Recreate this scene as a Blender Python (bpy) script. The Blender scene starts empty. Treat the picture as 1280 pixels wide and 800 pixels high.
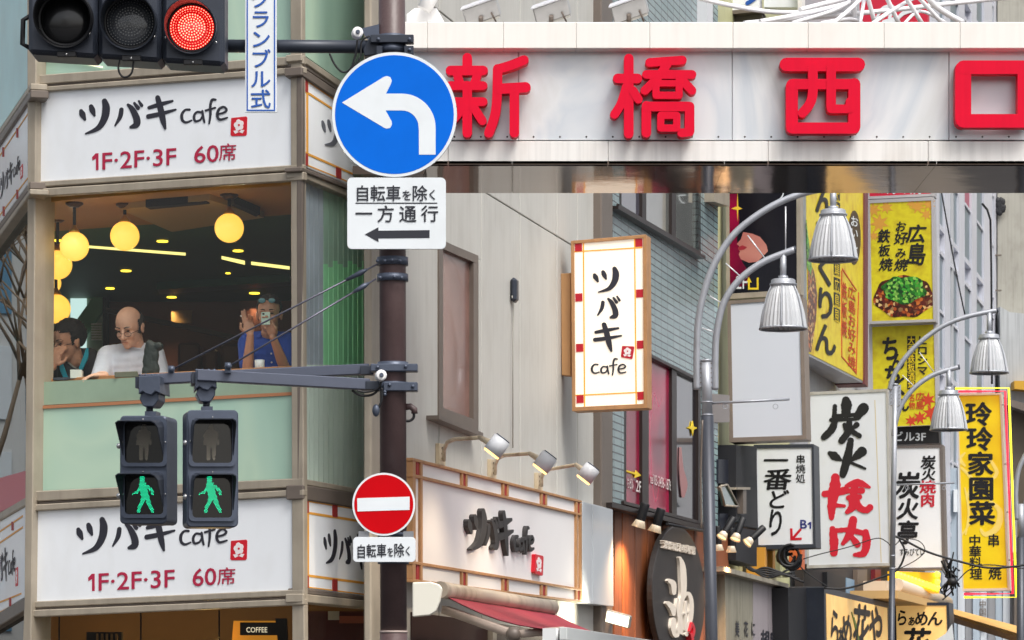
import bpy, bmesh, math, random
import numpy as np
from math import radians as R, pi, sin, cos
from mathutils import Vector as V, Matrix, Euler, noise
random.seed(7)
sc = bpy.context.scene
COL = sc.collection
# ------------------------------------------------------------------ camera
F = 4000.0            # focal length in photo pixels (photo 1280 wide)
EYE = 1.6; CX = 640.0; HY = 860.0
cam = bpy.data.cameras.new('camera'); co = bpy.data.objects.new('camera', cam); COL.objects.link(co)
co.location = (0, 0, EYE); co.rotation_euler = (R(90), 0, 0)
cam.sensor_width = 36; cam.lens = F/1280*36; cam.shift_y = (HY-400)/1280
cam.clip_start = .5; cam.clip_end = 2000
cam.dof.use_dof = True; cam.dof.focus_distance = 18.0; cam.dof.aperture_fstop = 20.0
sc.camera = co
# ------------------------------------------------------------------ sky, sun, exposure
w = bpy.data.worlds.new('World'); sc.world = w; w.use_nodes = True
nt = w.node_tree; bg = nt.nodes['Background']
sky = nt.nodes.new('ShaderNodeTexSky'); sky.sky_type = 'NISHITA'; sky.sun_disc = False
SUN_EL, SUN_AZ = 56, 148
sky.sun_elevation = R(SUN_EL); sky.sun_rotation = R(SUN_AZ); sky.air_density = 1.0; sky.dust_density = 6.0; sky.ozone_density = .6
hs = nt.nodes.new('ShaderNodeHueSaturation'); hs.inputs['Saturation'].default_value = .38
nt.links.new(sky.outputs[0], hs.inputs['Color']); nt.links.new(hs.outputs[0], bg.inputs[0])
bg.inputs[1].default_value = .13
sl = bpy.data.lights.new('sun', 'SUN'); so = bpy.data.objects.new('sun', sl); COL.objects.link(so)
sl.energy = 1.3; sl.angle = R(25); sl.color = (1, .97, .92)
az = R(SUN_AZ); sd = V((sin(az)*cos(R(SUN_EL)), cos(az)*cos(R(SUN_EL)), sin(R(SUN_EL))))
so.rotation_euler = (-sd).to_track_quat('-Z', 'Y').to_euler(); so.location = (0, -5, 30)
sc.view_settings.view_transform = 'Standard'; sc.view_settings.look = 'None'
sc.view_settings.gamma = 1; sc.view_settings.use_curve_mapping = False
sc.view_settings.exposure = .56
sc.cycles.use_denoising = True
sc.cycles.max_bounces = 8
# ------------------------------------------------------------------ materials
MATS = {}
def lin(c):
    c = c/255.0
    return c/12.92 if c <= .04045 else ((c+.055)/1.055)**2.4
def rgb(*c): return tuple(lin(x) for x in c)+(1,)
def mat(name, col, rough=.5, metal=0., var=0., vscale=3., streak=0., bump=0., bscale=40., coat=0., spec=.5, emit=None, es=1., dirt=None, dirtamt=.0):
    if name in MATS: return MATS[name]
    m = bpy.data.materials.new(name); m.use_nodes = True; MATS[name] = m
    n = m.node_tree.nodes; l = m.node_tree.links; b = n['Principled BSDF']
    c = rgb(*col)
    b.inputs['Base Color'].default_value = c; b.inputs['Roughness'].default_value = rough; b.inputs['Metallic'].default_value = metal
    b.inputs['Coat Weight'].default_value = min(coat, .12) if max(col) > 150 and col[0] > 90 else coat; b.inputs['Specular IOR Level'].default_value = spec
    if emit is not None:
        b.inputs['Emission Color'].default_value = rgb(*emit); b.inputs['Emission Strength'].default_value = es
    out = None
    if var or streak or dirtamt or bump:
        tc = n.new('ShaderNodeTexCoord')
    if var or streak or dirtamt:
        cur = None
        rgbn = n.new('ShaderNodeRGB'); rgbn.outputs[0].default_value = c; cur = rgbn.outputs[0]
        def layer(scale3, amt, col2, lo, hi, detail=5):
            nonlocal cur
            mp = n.new('ShaderNodeMapping'); mp.inputs['Scale'].default_value = scale3
            l.new(tc.outputs['Object'], mp.inputs[0])
            ns = n.new('ShaderNodeTexNoise'); ns.inputs['Scale'].default_value = 1; ns.inputs['Detail'].default_value = detail
            l.new(mp.outputs[0], ns.inputs[0])
            mr = n.new('ShaderNodeMapRange'); mr.inputs[1].default_value = lo; mr.inputs[2].default_value = hi; mr.inputs[3].default_value = 0; mr.inputs[4].default_value = amt
            l.new(ns.outputs[0], mr.inputs[0])
            mx = n.new('ShaderNodeMix'); mx.data_type = 'RGBA'; l.new(mr.outputs[0], mx.inputs[0]); l.new(cur, mx.inputs[6]); mx.inputs[7].default_value = col2
            cur = mx.outputs[2]
        dk = tuple(x*.45 for x in c[:3])+(1,)
        if var: layer((vscale,)*3, var, dk, .35, .7)
        if streak: layer((28, 28, .8), streak, dk, .45, .75)
        if dirtamt: layer((5, 5, 2.5), dirtamt, rgb(*(dirt or (90, 80, 65))), .5, .72, 8)
        l.new(cur, b.inputs['Base Color'])
    if bump:
        ns = n.new('ShaderNodeTexNoise'); ns.inputs['Scale'].default_value = bscale; ns.inputs['Detail'].default_value = 6
        l.new(tc.outputs['Object'], ns.inputs[0])
        bp = n.new('ShaderNodeBump'); bp.inputs['Strength'].default_value = bump; bp.inputs['Distance'].default_value = .01
        l.new(ns.outputs[0], bp.inputs['Height']); l.new(bp.outputs[0], b.inputs['Normal'])
    return m
def glass(name, tint, refl=.12, rough=.0):
    if name in MATS: return MATS[name]
    m = bpy.data.materials.new(name); m.use_nodes = True; MATS[name] = m
    n = m.node_tree.nodes; l = m.node_tree.links; n.remove(n['Principled BSDF'])
    t = n.new('ShaderNodeBsdfTransparent'); t.inputs[0].default_value = rgb(*tint)
    g = n.new('ShaderNodeBsdfGlossy'); g.inputs['Roughness'].default_value = rough
    mx = n.new('ShaderNodeMixShader'); mx.inputs[0].default_value = refl; l.new(t.outputs[0], mx.inputs[1]); l.new(g.outputs[0], mx.inputs[2])
    l.new(mx.outputs[0], n['Material Output'].inputs[0]); return m
def emis(name, col, s, base=(30, 30, 30)):
    return mat(name, base, .4, emit=col, es=s)
def brick_mat(name, c1, c2, mortar, sx, sy, U, bumpd=.004):
    "thin tile courses laid in the wall's own (along, up) axes"
    if name in MATS: return MATS[name]
    m = mat(name, c1, .25)
    n = m.node_tree.nodes; l = m.node_tree.links; b = n['Principled BSDF']
    tc = n.new('ShaderNodeTexCoord')
    dp = n.new('ShaderNodeVectorMath'); dp.operation = 'DOT_PRODUCT'; dp.inputs[1].default_value = U
    sp = n.new('ShaderNodeSeparateXYZ'); l.new(tc.outputs['Object'], sp.inputs[0]); l.new(tc.outputs['Object'], dp.inputs[0])
    cb = n.new('ShaderNodeCombineXYZ'); l.new(dp.outputs['Value'], cb.inputs[0]); l.new(sp.outputs[2], cb.inputs[1])
    br = n.new('ShaderNodeTexBrick'); br.offset = 0.0; br.inputs['Scale'].default_value = 1
    br.inputs['Color1'].default_value = rgb(*c1); br.inputs['Color2'].default_value = rgb(*c2); br.inputs['Mortar'].default_value = rgb(*mortar)
    br.inputs['Brick Width'].default_value = sx; br.inputs['Row Height'].default_value = sy; br.inputs['Mortar Size'].default_value = .006; br.inputs['Mortar Smooth'].default_value = .1
    l.new(cb.outputs[0], br.inputs[0]); l.new(br.outputs[0], b.inputs['Base Color'])
    bp = n.new('ShaderNodeBump'); bp.inputs['Distance'].default_value = bumpd; bp.inputs['Strength'].default_value = 1; bp.invert = True
    l.new(br.outputs['Fac'], bp.inputs['Height']); l.new(bp.outputs[0], b.inputs['Normal'])
    return m
def ramp_mat(name, stops, scale, detail=4, rough=.4, stretch=(1, 1, 1), kind='noise', emit=0, dist=0):
    if name in MATS: return MATS[name]
    m = mat(name, (128, 128, 128), rough)
    n = m.node_tree.nodes; l = m.node_tree.links; b = n['Principled BSDF']
    tc = n.new('ShaderNodeTexCoord'); mp = n.new('ShaderNodeMapping'); mp.inputs['Scale'].default_value = stretch; l.new(tc.outputs['Object'], mp.inputs[0])
    if kind == 'noise':
        t = n.new('ShaderNodeTexNoise'); t.inputs['Detail'].default_value = detail; t.inputs['Distortion'].default_value = dist; o = t.outputs[0]
    else:
        t = n.new('ShaderNodeTexVoronoi'); s_ = n.new('ShaderNodeSeparateColor'); l.new(t.outputs['Color'], s_.inputs[0]); o = s_.outputs[0]
    t.inputs['Scale'].default_value = scale; l.new(mp.outputs[0], t.inputs[0])
    rp = n.new('ShaderNodeValToRGB'); l.new(o, rp.inputs[0])
    e = rp.color_ramp.elements
    while len(e) > 1: e.remove(e[-1])
    e[0].position = stops[0][0]; e[0].color = rgb(*stops[0][1])
    for p, c in stops[1:]:
        x = e.new(p); x.color = rgb(*c)
    l.new(rp.outputs[0], b.inputs['Base Color'])
    if emit:
        l.new(rp.outputs[0], b.inputs['Emission Color']); b.inputs['Emission Strength'].default_value = emit
    return m
# ------------------------------------------------------------------ frames and geometry
Z3 = V((0, 0, 1))
def ray(px, py): return V(((px-CX)/F, 1, (HY-py)/F))
def P(px, py, D): return V((0, 0, EYE))+ray(px, py)*D
class Fr:
    def __init__(s, O, u, v=None):
        s.O = V(O); s.u = V(u).normalized(); s.v = V(v).normalized() if v else Z3.copy(); s.n = s.u.cross(s.v)
    def pt(s, a, b, c=0): return s.O+s.u*a+s.v*b+s.n*c
    def ab(s, px, py, c=0):
        d = ray(px, py); o = V((0, 0, EYE)); O = s.O+s.n*c
        t = (O-o).dot(s.n)/d.dot(s.n); q = o+d*t-O
        return q.dot(s.u), q.dot(s.v)
    def px(s, px, py, c=0): return s.pt(*s.ab(px, py, c), c)
def front(Z): return Fr((0, Z, 0), (1, 0, 0))
UH = V((980, 4000, 0)).normalized()
UB = V((4000, -980, 0)).normalized()
def blade(px, Z): return Fr(V(((px-CX)/F*Z, Z, 0)), UB)
def bil(q, u, v):
    a, b, c, d = q   # TL TR BR BL
    return ((a[0]*(1-u)+b[0]*u)*(1-v)+(d[0]*(1-u)+c[0]*u)*v, (a[1]*(1-u)+b[1]*u)*(1-v)+(d[1]*(1-u)+c[1]*u)*v)
OFF = {}
US = {}
def unit_sphere(u, v):
    if (u, v) not in US:
        vs = [V((0, 0, 1))]+[V((sin(pi*j/v)*cos(2*pi*i/u), sin(pi*j/v)*sin(2*pi*i/u), cos(pi*j/v))) for j in range(1, v) for i in range(u)]+[V((0, 0, -1))]
        e = len(vs)-1; fs = [(0, 1+i, 1+(i+1) % u) for i in range(u)]+[(1+j*u+i, 1+(j+1)*u+i, 1+(j+1)*u+(i+1) % u, 1+j*u+(i+1) % u) for j in range(v-2) for i in range(u)]+[(e, 1+(v-2)*u+(i+1) % u, 1+(v-2)*u+i) for i in range(u)]
        US[(u, v)] = (vs, fs, np.array([tuple(x) for x in vs]))
    return US[(u, v)][:2]
class RB:
    "light list builder for volumes that are closed into one skin afterwards"
    def __init__(s): s.v = []; s.f = []; s.n = 0
    def sph(s, c, r, M=None, u=10, v=6):
        if not isinstance(r, (list, tuple)): r = (r, r, r)
        unit_sphere(u, v); vs, fs, a = US[(u, v)]
        a = a*np.array(r)
        if M is not None: a = a @ np.array(M.to_3x3()).T
        s.v.append(a+np.array(tuple(c))); s.f += [tuple(i+s.n for i in f) for f in fs]; s.n += len(vs); return s
class MB:
    def __init__(s): s.bm = bmesh.new(); s.k = 0
    def faces(s, vs, fs, smooth=False):
        bv = [s.bm.verts.new(v) for v in vs]
        for f in fs:
            try:
                q = s.bm.faces.new([bv[i] for i in f]); q.smooth = smooth; q.material_index = s.k
            except ValueError: pass
        return bv
    def prism(s, front_, back_):
        n = len(front_)
        s.faces(list(front_)+list(back_), [list(range(n)), list(range(2*n-1, n-1, -1))]+[[i, n+i, n+(i+1) % n, (i+1) % n] for i in range(n)]); return s
    def pp(s, fr, pts, c0, c1):
        "pixel outline -> solid slab on a frame, back at c0, front at c1"
        ab = [fr.ab(x, y, c1) for x, y in pts]
        s.prism([fr.pt(a, b, c1) for a, b in ab], [fr.pt(a, b, c0) for a, b in ab]); return s
    def pb(s, fr, x0, y0, x1, y1, c0, c1): return s.pp(fr, [(x0, y0), (x1, y0), (x1, y1), (x0, y1)], c0, c1)
    def ab(s, fr, pts, c0, c1):
        s.prism([fr.pt(a, b, c1) for a, b in pts], [fr.pt(a, b, c0) for a, b in pts]); return s
    def bx(s, fr, a0, a1, b0, b1, c0, c1): return s.ab(fr, [(a0, b0), (a1, b0), (a1, b1), (a0, b1)], c0, c1)
    def tube(s, pts, r, seg=10, caps=True):
        pts = [V(p) for p in pts]; n = len(pts); rs = r if isinstance(r, (list, tuple)) else [r]*n
        vs = []; up = None
        for i, p in enumerate(pts):
            t = (pts[min(i+1, n-1)]-pts[max(i-1, 0)]).normalized()
            if up is None: up = t.orthogonal().normalized()
            up = (up-t*up.dot(t)).normalized(); sd_ = t.cross(up)
            for k in range(seg):
                a = 2*pi*k/seg; vs.append(p+(up*cos(a)+sd_*sin(a))*rs[i])
        fs = [[i*seg+k, i*seg+(k+1) % seg, (i+1)*seg+(k+1) % seg, (i+1)*seg+k] for i in range(n-1) for k in range(seg)]
        bv = s.faces(vs, fs, True)
        if caps:
            for ix in ([bv[k] for k in range(seg)][::-1], [bv[(n-1)*seg+k] for k in range(seg)]):
                f = s.bm.faces.new(ix); f.material_index = s.k
        return s
    def lathe(s, c, ax, prof, seg=32, ridge=0, caps=True, closed=False):
        c = V(c); ax = V(ax).normalized(); x = ax.orthogonal().normalized(); y = ax.cross(x); vs = []
        for r, h in prof:
            for k in range(seg):
                a = 2*pi*k/seg; q = r*(1+ridge*(k % 2)); vs.append(c+ax*h+(x*cos(a)+y*sin(a))*q)
        n = len(prof); m_ = n if closed else n-1
        fs = [[i*seg+k, i*seg+(k+1) % seg, ((i+1) % n)*seg+(k+1) % seg, ((i+1) % n)*seg+k] for i in range(m_) for k in range(seg)]
        bv = s.faces(vs, fs, ridge == 0)
        if caps and not closed:
            for ix in ([bv[k] for k in range(seg)][::-1], [bv[(n-1)*seg+k] for k in range(seg)]):
                try:
                    f = s.bm.faces.new(ix); f.material_index = s.k
                except ValueError: pass
        return s
    def sph(s, c, r, M=None, u=16, v=10):
        if not isinstance(r, (list, tuple)): r = (r, r, r)
        mt = Matrix.Translation(V(c)) @ (M.to_4x4() if M else Matrix()) @ Matrix.Diagonal((*r, 1))
        vs, fs = unit_sphere(u, v); s.faces([mt @ p for p in vs], fs, True); return s
    def build(s, name, m, parent=None, bevel=0, recalc=True, weld=0):
        if weld: bmesh.ops.remove_doubles(s.bm, verts=s.bm.verts, dist=weld)
        if recalc: bmesh.ops.recalc_face_normals(s.bm, faces=s.bm.faces)
        if bevel:
            es = [e for e in s.bm.edges if len(e.link_faces) == 2 and e.calc_face_angle(0) > .6]
            bmesh.ops.bevel(s.bm, geom=es, offset=bevel, segments=1, affect='EDGES', clamp_overlap=True)
        me = bpy.data.meshes.new(name)
        if parent is not None:
            off = OFF[parent]
        else:
            cs = [v.co for v in s.bm.verts]
            off = V((sum(v.x for v in cs)/len(cs), sum(v.y for v in cs)/len(cs), min(v.z for v in cs)))
        for v in s.bm.verts: v.co -= off
        s.bm.to_mesh(me); s.bm.free()
        for mm in (m if isinstance(m, (list, tuple)) else [m]): me.materials.append(mm)
        o = bpy.data.objects.new(name, me); COL.objects.link(o)
        if parent is None: o.location = off
        else: o.parent = parent
        OFF[o] = off
        return o
def tag(o, label, cat, group=None):
    o['label'] = label; o['category'] = cat
    if group: o['group'] = group
    return o
def thing(name, label, cat, loc, group=None):
    o = bpy.data.objects.new(name, None); COL.objects.link(o); o.location = loc; o.empty_display_size = .2
    OFF[o] = V(loc); return tag(o, label, cat, group)
def struct(o, k='structure'): o['kind'] = k; return o
# brush strokes ------------------------------------------------------
def smooth_pts(pts, n=7):
    if len(pts) < 3: 
        return [tuple(pts[0][k]+(pts[1][k]-pts[0][k])*i/n for k in range(3)) for i in range(n+1)] if len(pts) == 2 else pts
    out = []
    for i in range(len(pts)-1):
        p0 = pts[max(i-1, 0)]; p1 = pts[i]; p2 = pts[i+1]; p3 = pts[min(i+2, len(pts)-1)]
        for k in range(n):
            t = k/n; out.append(tuple(.5*((2*p1[j])+(-p0[j]+p2[j])*t+(2*p0[j]-5*p1[j]+4*p2[j]-p3[j])*t*t+(-p0[j]+3*p1[j]-3*p2[j]+p3[j])*t**3) for j in range(3)))
    out.append(tuple(pts[-1])); return out
def stroke_outline(pts, smooth=True, cap=6, rough=0):
    q = smooth_pts(pts) if smooth else list(pts)
    n = len(q); Lf = []; Rt = []; T = []
    for i in range(n):
        a = q[max(i-1, 0)]; b = q[min(i+1, n-1)]; dx, dy = b[0]-a[0], b[1]-a[1]; m = math.hypot(dx, dy) or 1
        dx /= m; dy /= m; T.append((dx, dy)); h = q[i][2]/2*(1+(random.uniform(-rough, rough) if rough else 0))
        Lf.append((q[i][0]-dy*h, q[i][1]+dx*h)); Rt.append((q[i][0]+dy*h, q[i][1]-dx*h))
    def capa(i, sgn):
        dx, dy = T[i]; h = q[i][2]/2; base = math.atan2(dx*sgn, -dy*sgn); out = []
        for k in range(1, cap): 
            a = base-pi*k/cap; out.append((q[i][0]+cos(a)*h, q[i][1]+sin(a)*h))
        return out
    return Lf+capa(n-1, 1)+Rt[::-1]+capa(0, -1)
def rect(x0, y0, x1, y1): return [(x0, y0), (x1, y0), (x1, y1), (x0, y1)]
def strokes(mb, fr, strk, mp, c0, c1, smooth=True, rough=0, dz=.0004):
    for i, st in enumerate(strk):
        o = stroke_outline(st, smooth, rough=rough)
        mb.pp(fr, [mp(x, y) for x, y in o], c0, c1+dz*i)
# text ---------------------------------------------------------------
TC = {}
def glyphs(s, off):
    k = (s, off)
    if k not in TC:
        cu = bpy.data.curves.new('t', 'FONT'); cu.body = s; cu.offset = off; cu.resolution_u = 3
        o = bpy.data.objects.new('t', cu); COL.objects.link(o)
        me = bpy.data.meshes.new_from_object(o.evaluated_get(bpy.context.evaluated_depsgraph_get()))
        TC[k] = ([tuple(v.co) for v in me.vertices], [tuple(p.vertices) for p in me.polygons])
        bpy.data.objects.remove(o); bpy.data.curves.remove(cu); bpy.data.meshes.remove(me)
    return TC[k]
def text(mb, fr, s, q, c, off=.0, box=False, slant=0, c0=None):
    if off and c0 is None:
        o_ = off*.62
        for k, (dx, dy) in enumerate(((0, 0), (-1, 0), (1, 0), (0, -.8), (0, .8), (-.7, .6), (.7, -.6))):
            n_ = 1.0/(len(s) if not box else 1); n_ = n_ if not box else 1.0/max(len(s)*.75, 1)
            q2 = [(p[0]+dx*o_*(q[1][0]-q[0][0])*n_, p[1]+dy*o_*abs(q[3][1]-q[0][1])) for p in q]
            text_(mb, fr, s, q2, c+k*.0004, 0, box, slant, None)
    else: text_(mb, fr, s, q, c, off, box, slant, c0)
def text_(mb, fr, s, q, c, off=.0, box=False, slant=0, c0=None):
    "string s mapped on pixel quad q (TL TR BR BL); em box or ink box; optional solid depth down to c0"
    vs, fs = glyphs(s, off)
    if not vs: return
    if box:
        x0 = min(v[0] for v in vs); x1 = max(v[0] for v in vs); y0 = min(v[1] for v in vs); y1 = max(v[1] for v in vs)
    else: x0, x1, y0, y1 = 0, float(len(s)), -.12, .88
    pts = []
    for v in vs:
        u = (v[0]-x0)/(x1-x0); w_ = 1-(v[1]-y0)/(y1-y0)
        x, y = bil(q, u-slant*(w_-.5), w_); pts.append(fr.px(x, y, c))
    if c0 is None: mb.faces(pts, fs)
    else:
        d = fr.n*(c0-c); n = len(pts); mb.faces(pts, fs)
        cnt = {}
        for f in fs:
            for i in range(len(f)):
                e = (f[i], f[(i+1) % len(f)]); cnt[e] = 1
        b2 = [e for e in cnt if (e[1], e[0]) not in cnt]
        mb.faces(pts+[p+d for p in pts], [[a, b, b+n, a+n] for a, b in b2])
def vtext(mb, fr, s, x0, y0, x1, y1, c, off=.0, skew=0):
    n = len(s); h = (y1-y0)/n
    for i, ch in enumerate(s):
        if ch == ' ': continue
        ya = y0+h*i; yb = ya+h
        text(mb, fr, ch, [(x0, ya), (x1, ya+skew), (x1, yb+skew), (x0, yb)], c, off)
# common colours -----------------------------------------------------
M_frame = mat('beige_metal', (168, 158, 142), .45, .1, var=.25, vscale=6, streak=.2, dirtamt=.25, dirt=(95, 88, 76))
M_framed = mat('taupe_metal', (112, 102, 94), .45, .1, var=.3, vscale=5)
M_white = mat('white_sign_face', (240, 244, 248), .35, var=.03, vscale=1.2, dirtamt=.1, dirt=(170, 165, 150), coat=.15)
M_ink = mat('charcoal_ink', (42, 42, 52), .5)
M_black = mat('black_ink', (16, 16, 20), .5)
M_crim = mat('crimson_ink', (172, 24, 62), .45)
M_red = mat('red_paint', (206, 20, 40), .4)
M_orange = mat('orange_trim', (224, 160, 62), .5)
M_maroon = mat('maroon_block', (160, 44, 44), .5)
M_wood = mat('tan_wood_frame', (186, 138, 92), .5, var=.35, vscale=9, streak=.3)
M_wall = mat('grey_wall_panel', (196, 195, 189), .55, var=.1, vscale=1.6, streak=.15, dirtamt=.15, dirt=(130, 122, 108))
M_seam = mat('dark_seam', (60, 57, 54), .7)
M_pole = mat('brown_pole_paint', (84, 66, 66), .42, var=.3, vscale=12, bump=.15, bscale=60, dirtamt=.2, dirt=(110, 95, 90))
M_gun = mat('slate_grey_metal', (82, 90, 106), .4, .35, var=.3, vscale=18)
M_dkgun = mat('dark_housing', (50, 56, 68), .42, .2, var=.25, vscale=14, dirtamt=.2, dirt=(80, 84, 88))
M_blk = mat('black_rubber', (20, 21, 25), .5)
M_steel = mat('bright_steel', (200, 200, 200), .25, .9)
M_silver = mat('silver_paint', (168, 172, 180), .4, .35, var=.25, vscale=10)
M_cream = mat('cream_wall', (196, 196, 152), .6, var=.3, vscale=2, streak=.3)
M_dark = mat('near_black', (26, 27, 32), .6)
M_clear = glass('clear_glass', (253, 254, 252), .03)
M_green = ramp_mat('frosted_green_glass', [(.25, (150, 186, 168)), (.45, (172, 204, 186)), (.55, (186, 212, 190)), (.7, (160, 192, 176))], .8, 3, .14, (1, 1, .6), dist=.8)
M_green.node_tree.nodes['Principled BSDF'].inputs['Coat Weight'].default_value = .5
# ------------------------------------------------------------------ ground
g = MB(); g.faces([V((-300, -100, 0)), V((300, -100, 0)), V((300, 500, 0)), V((-300, 500, 0))], [[0, 1, 2, 3]])
struct(g.build('road', mat('asphalt', (62, 62, 64), .8, var=.4, vscale=2, bump=.3), None))
pv = MB(); pv.prism([V((-9, 18.5, .13)), V((-.5, 18.5, .13)), V((13.2, 75, .13)), V((-9, 75, .13))], [V((-9, 18.5, .004)), V((-.5, 18.5, .004)), V((13.2, 75, .004)), V((-9, 75, .004))])
struct(pv.build('pavement', mat('paving_concrete', (128, 122, 114), .7, var=.3), None))
# ------------------------------------------------------------------ facade planes
A_ = P(36, 0, 21.0); A_.z = 0; B_ = P(378, 0, 20.0); B_.z = 0
FF = Fr(A_, B_-A_)                                   # cafe front
FG = Fr(B_, V((1575, 4000, 0)))                      # cafe right face
FL = Fr(A_, V((1200, -4000, 0)))                     # cafe left face
O_ = P(510, 0, 21.0); O_.z = 0
FH = Fr(O_, UH)                                      # side street wall
LBL = {}
# ================================================================== CAFE BUILDING
cafe = thing('cafe_building', 'glazed corner cafe building with beige metal frames and hanging globe lamps inside', 'building', (-2.6, 22, 0))
def band(fr, pts, c0, c1, name='beam', m=M_frame, parent=None, bevel=.006):
    return MB().pp(fr, pts, c0, c1).build(name, m, parent or cafe, bevel)
def lx(p, q, x): return p[1]+(q[1]-p[1])*(x-p[0])/(q[0]-p[0])
# front columns
band(FF, [(33, -150), (45, -150), (45, 114), (41, 614), (38, 860), (26, 860), (30, 753), (34, 240)], -.16, .06, 'column')
band(FF, [(362, -150), (377, -150), (377, 90), (380, 745), (381, 860), (365, 860)], -.03, .02, 'column')
# front beams: each a lower lip and an upper rail
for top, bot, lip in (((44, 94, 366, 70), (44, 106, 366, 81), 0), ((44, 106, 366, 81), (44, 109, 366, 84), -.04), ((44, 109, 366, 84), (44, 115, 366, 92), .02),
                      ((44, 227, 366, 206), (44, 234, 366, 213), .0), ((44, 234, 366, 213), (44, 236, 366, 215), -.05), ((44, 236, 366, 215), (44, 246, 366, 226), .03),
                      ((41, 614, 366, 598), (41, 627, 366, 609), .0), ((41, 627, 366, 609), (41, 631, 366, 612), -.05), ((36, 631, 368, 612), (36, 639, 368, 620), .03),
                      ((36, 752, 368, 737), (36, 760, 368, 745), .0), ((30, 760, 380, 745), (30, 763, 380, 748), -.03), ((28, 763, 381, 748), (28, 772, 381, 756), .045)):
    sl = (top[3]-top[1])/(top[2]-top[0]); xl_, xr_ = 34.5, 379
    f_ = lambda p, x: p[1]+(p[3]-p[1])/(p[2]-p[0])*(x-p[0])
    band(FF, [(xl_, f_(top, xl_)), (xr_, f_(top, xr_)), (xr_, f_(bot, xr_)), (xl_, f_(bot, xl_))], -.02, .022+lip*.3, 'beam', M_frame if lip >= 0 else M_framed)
# right face frames
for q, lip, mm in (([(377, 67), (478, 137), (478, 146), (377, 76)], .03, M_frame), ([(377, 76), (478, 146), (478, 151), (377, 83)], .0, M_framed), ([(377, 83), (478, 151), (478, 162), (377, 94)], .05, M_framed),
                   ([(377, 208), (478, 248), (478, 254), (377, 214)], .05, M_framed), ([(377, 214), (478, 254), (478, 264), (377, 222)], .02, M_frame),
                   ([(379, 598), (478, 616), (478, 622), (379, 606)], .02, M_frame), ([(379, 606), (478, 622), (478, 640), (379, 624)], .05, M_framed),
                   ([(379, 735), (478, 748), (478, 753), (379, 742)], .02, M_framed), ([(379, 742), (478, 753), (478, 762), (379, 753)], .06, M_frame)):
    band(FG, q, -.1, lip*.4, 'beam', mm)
for q in ([(378, 95), (381, 97), (384, 860), (379, 860)], ):
    band(FG, q, -.03, .012, 'column', M_framed)
# left face frames
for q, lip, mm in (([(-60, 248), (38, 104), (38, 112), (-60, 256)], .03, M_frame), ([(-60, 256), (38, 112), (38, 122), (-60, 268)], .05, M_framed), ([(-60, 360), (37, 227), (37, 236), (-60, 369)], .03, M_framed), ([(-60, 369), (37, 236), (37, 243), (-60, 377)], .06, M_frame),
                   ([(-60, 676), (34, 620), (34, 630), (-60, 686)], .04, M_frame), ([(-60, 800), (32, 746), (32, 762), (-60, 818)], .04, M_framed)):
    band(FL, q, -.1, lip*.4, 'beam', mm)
# glazing : front window pane, upper floor, ground floor
MB().pp(FF, [(44, 244), (363, 224), (364, 462), (43, 478)], -.06, -.05).build('window_pane', M_clear, cafe)
MB().pp(FF, [(44, -150), (363, -150), (363, 72), (44, 96)], -.06, -.05).build('window_pane', M_green, cafe)
MB().pp(FF, [(38, 770), (366, 754), (366, 860), (38, 860)], -.06, -.05).build('window_pane', M_clear, cafe)
MB().pp(FF, [(42, 508), (365, 492), (365, 600), (41, 616)], -.08, -.05).build('frosted_panel', M_green, cafe)
MB().pp(FF, [(42, 478), (365, 462), (365, 490), (42, 507)], -.08, -.052).build('frosted_panel', mat('hazy_green_glass', (150, 172, 150), .15, var=.4, vscale=3, coat=.5), cafe)
MB().pp(FF, [(52, 507), (365, 490), (365, 494), (52, 511)], -.08, -.04).build('panel_rail', mat('rust_edge', (176, 120, 84), .6), cafe)
band(FF, [(45, 246), (63, 245), (60, 612), (42, 614)], -.24, -.2, 'interior_post', mat('olive_post', (120, 112, 62), .4, var=.4, vscale=5))
# glowing tube stands in for a strip reflected in the 3F window
MB().tube([FF.px(48, 74, .0-.04), FF.px(90, 76, -.04), FF.px(128, 84, -.04)], .006, 6).build('strip_reflection', emis('strip_glow', (255, 250, 215), 1.0), cafe)
# right face windows
MB().pp(FG, [(384, 225), (478, 262), (478, 617), (382, 600)], -.012, -.006).build('window_pane', glass('smoky_glass', (252, 254, 254), .07), cafe)
MB().pp(FG, [(378, -150), (478, -150), (478, 137), (378, 67)], -.09, -.08).build('window_pane', M_green, cafe)
MB().pp(FG, [(382, 753), (478, 762), (478, 860), (382, 860)], -.08, -.07).build('window_pane', M_clear, cafe)
Mbl = mat('pale_green_blind', (222, 234, 220), .35, var=.2, vscale=4); Mbl2 = mat('blind_green_reflection', (160, 234, 176), .35, var=.2, vscale=3); Mbl3 = mat('grey_blind', (176, 184, 194), .35, var=.4, vscale=3); Mbl4 = mat('blind_sage_reflection', (160, 190, 170), .35, var=.4, vscale=3)  # green and sage tones put the glass reflection into the slat colours
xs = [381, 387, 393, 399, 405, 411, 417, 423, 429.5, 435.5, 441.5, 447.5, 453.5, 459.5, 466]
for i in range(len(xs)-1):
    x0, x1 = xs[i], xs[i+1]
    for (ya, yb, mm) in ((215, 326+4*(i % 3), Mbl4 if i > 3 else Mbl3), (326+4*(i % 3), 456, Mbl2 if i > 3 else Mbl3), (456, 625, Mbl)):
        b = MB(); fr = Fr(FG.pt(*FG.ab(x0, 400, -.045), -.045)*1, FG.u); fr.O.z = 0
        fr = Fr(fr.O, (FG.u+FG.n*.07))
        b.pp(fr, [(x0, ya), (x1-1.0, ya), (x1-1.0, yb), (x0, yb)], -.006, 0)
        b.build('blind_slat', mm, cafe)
MB().pp(FG, [(379, 200), (470, 200), (470, 640), (379, 640)], -.52, -.45).build('interior_wall', mat('dim_green', (60, 80, 70), .6), cafe)
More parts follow.
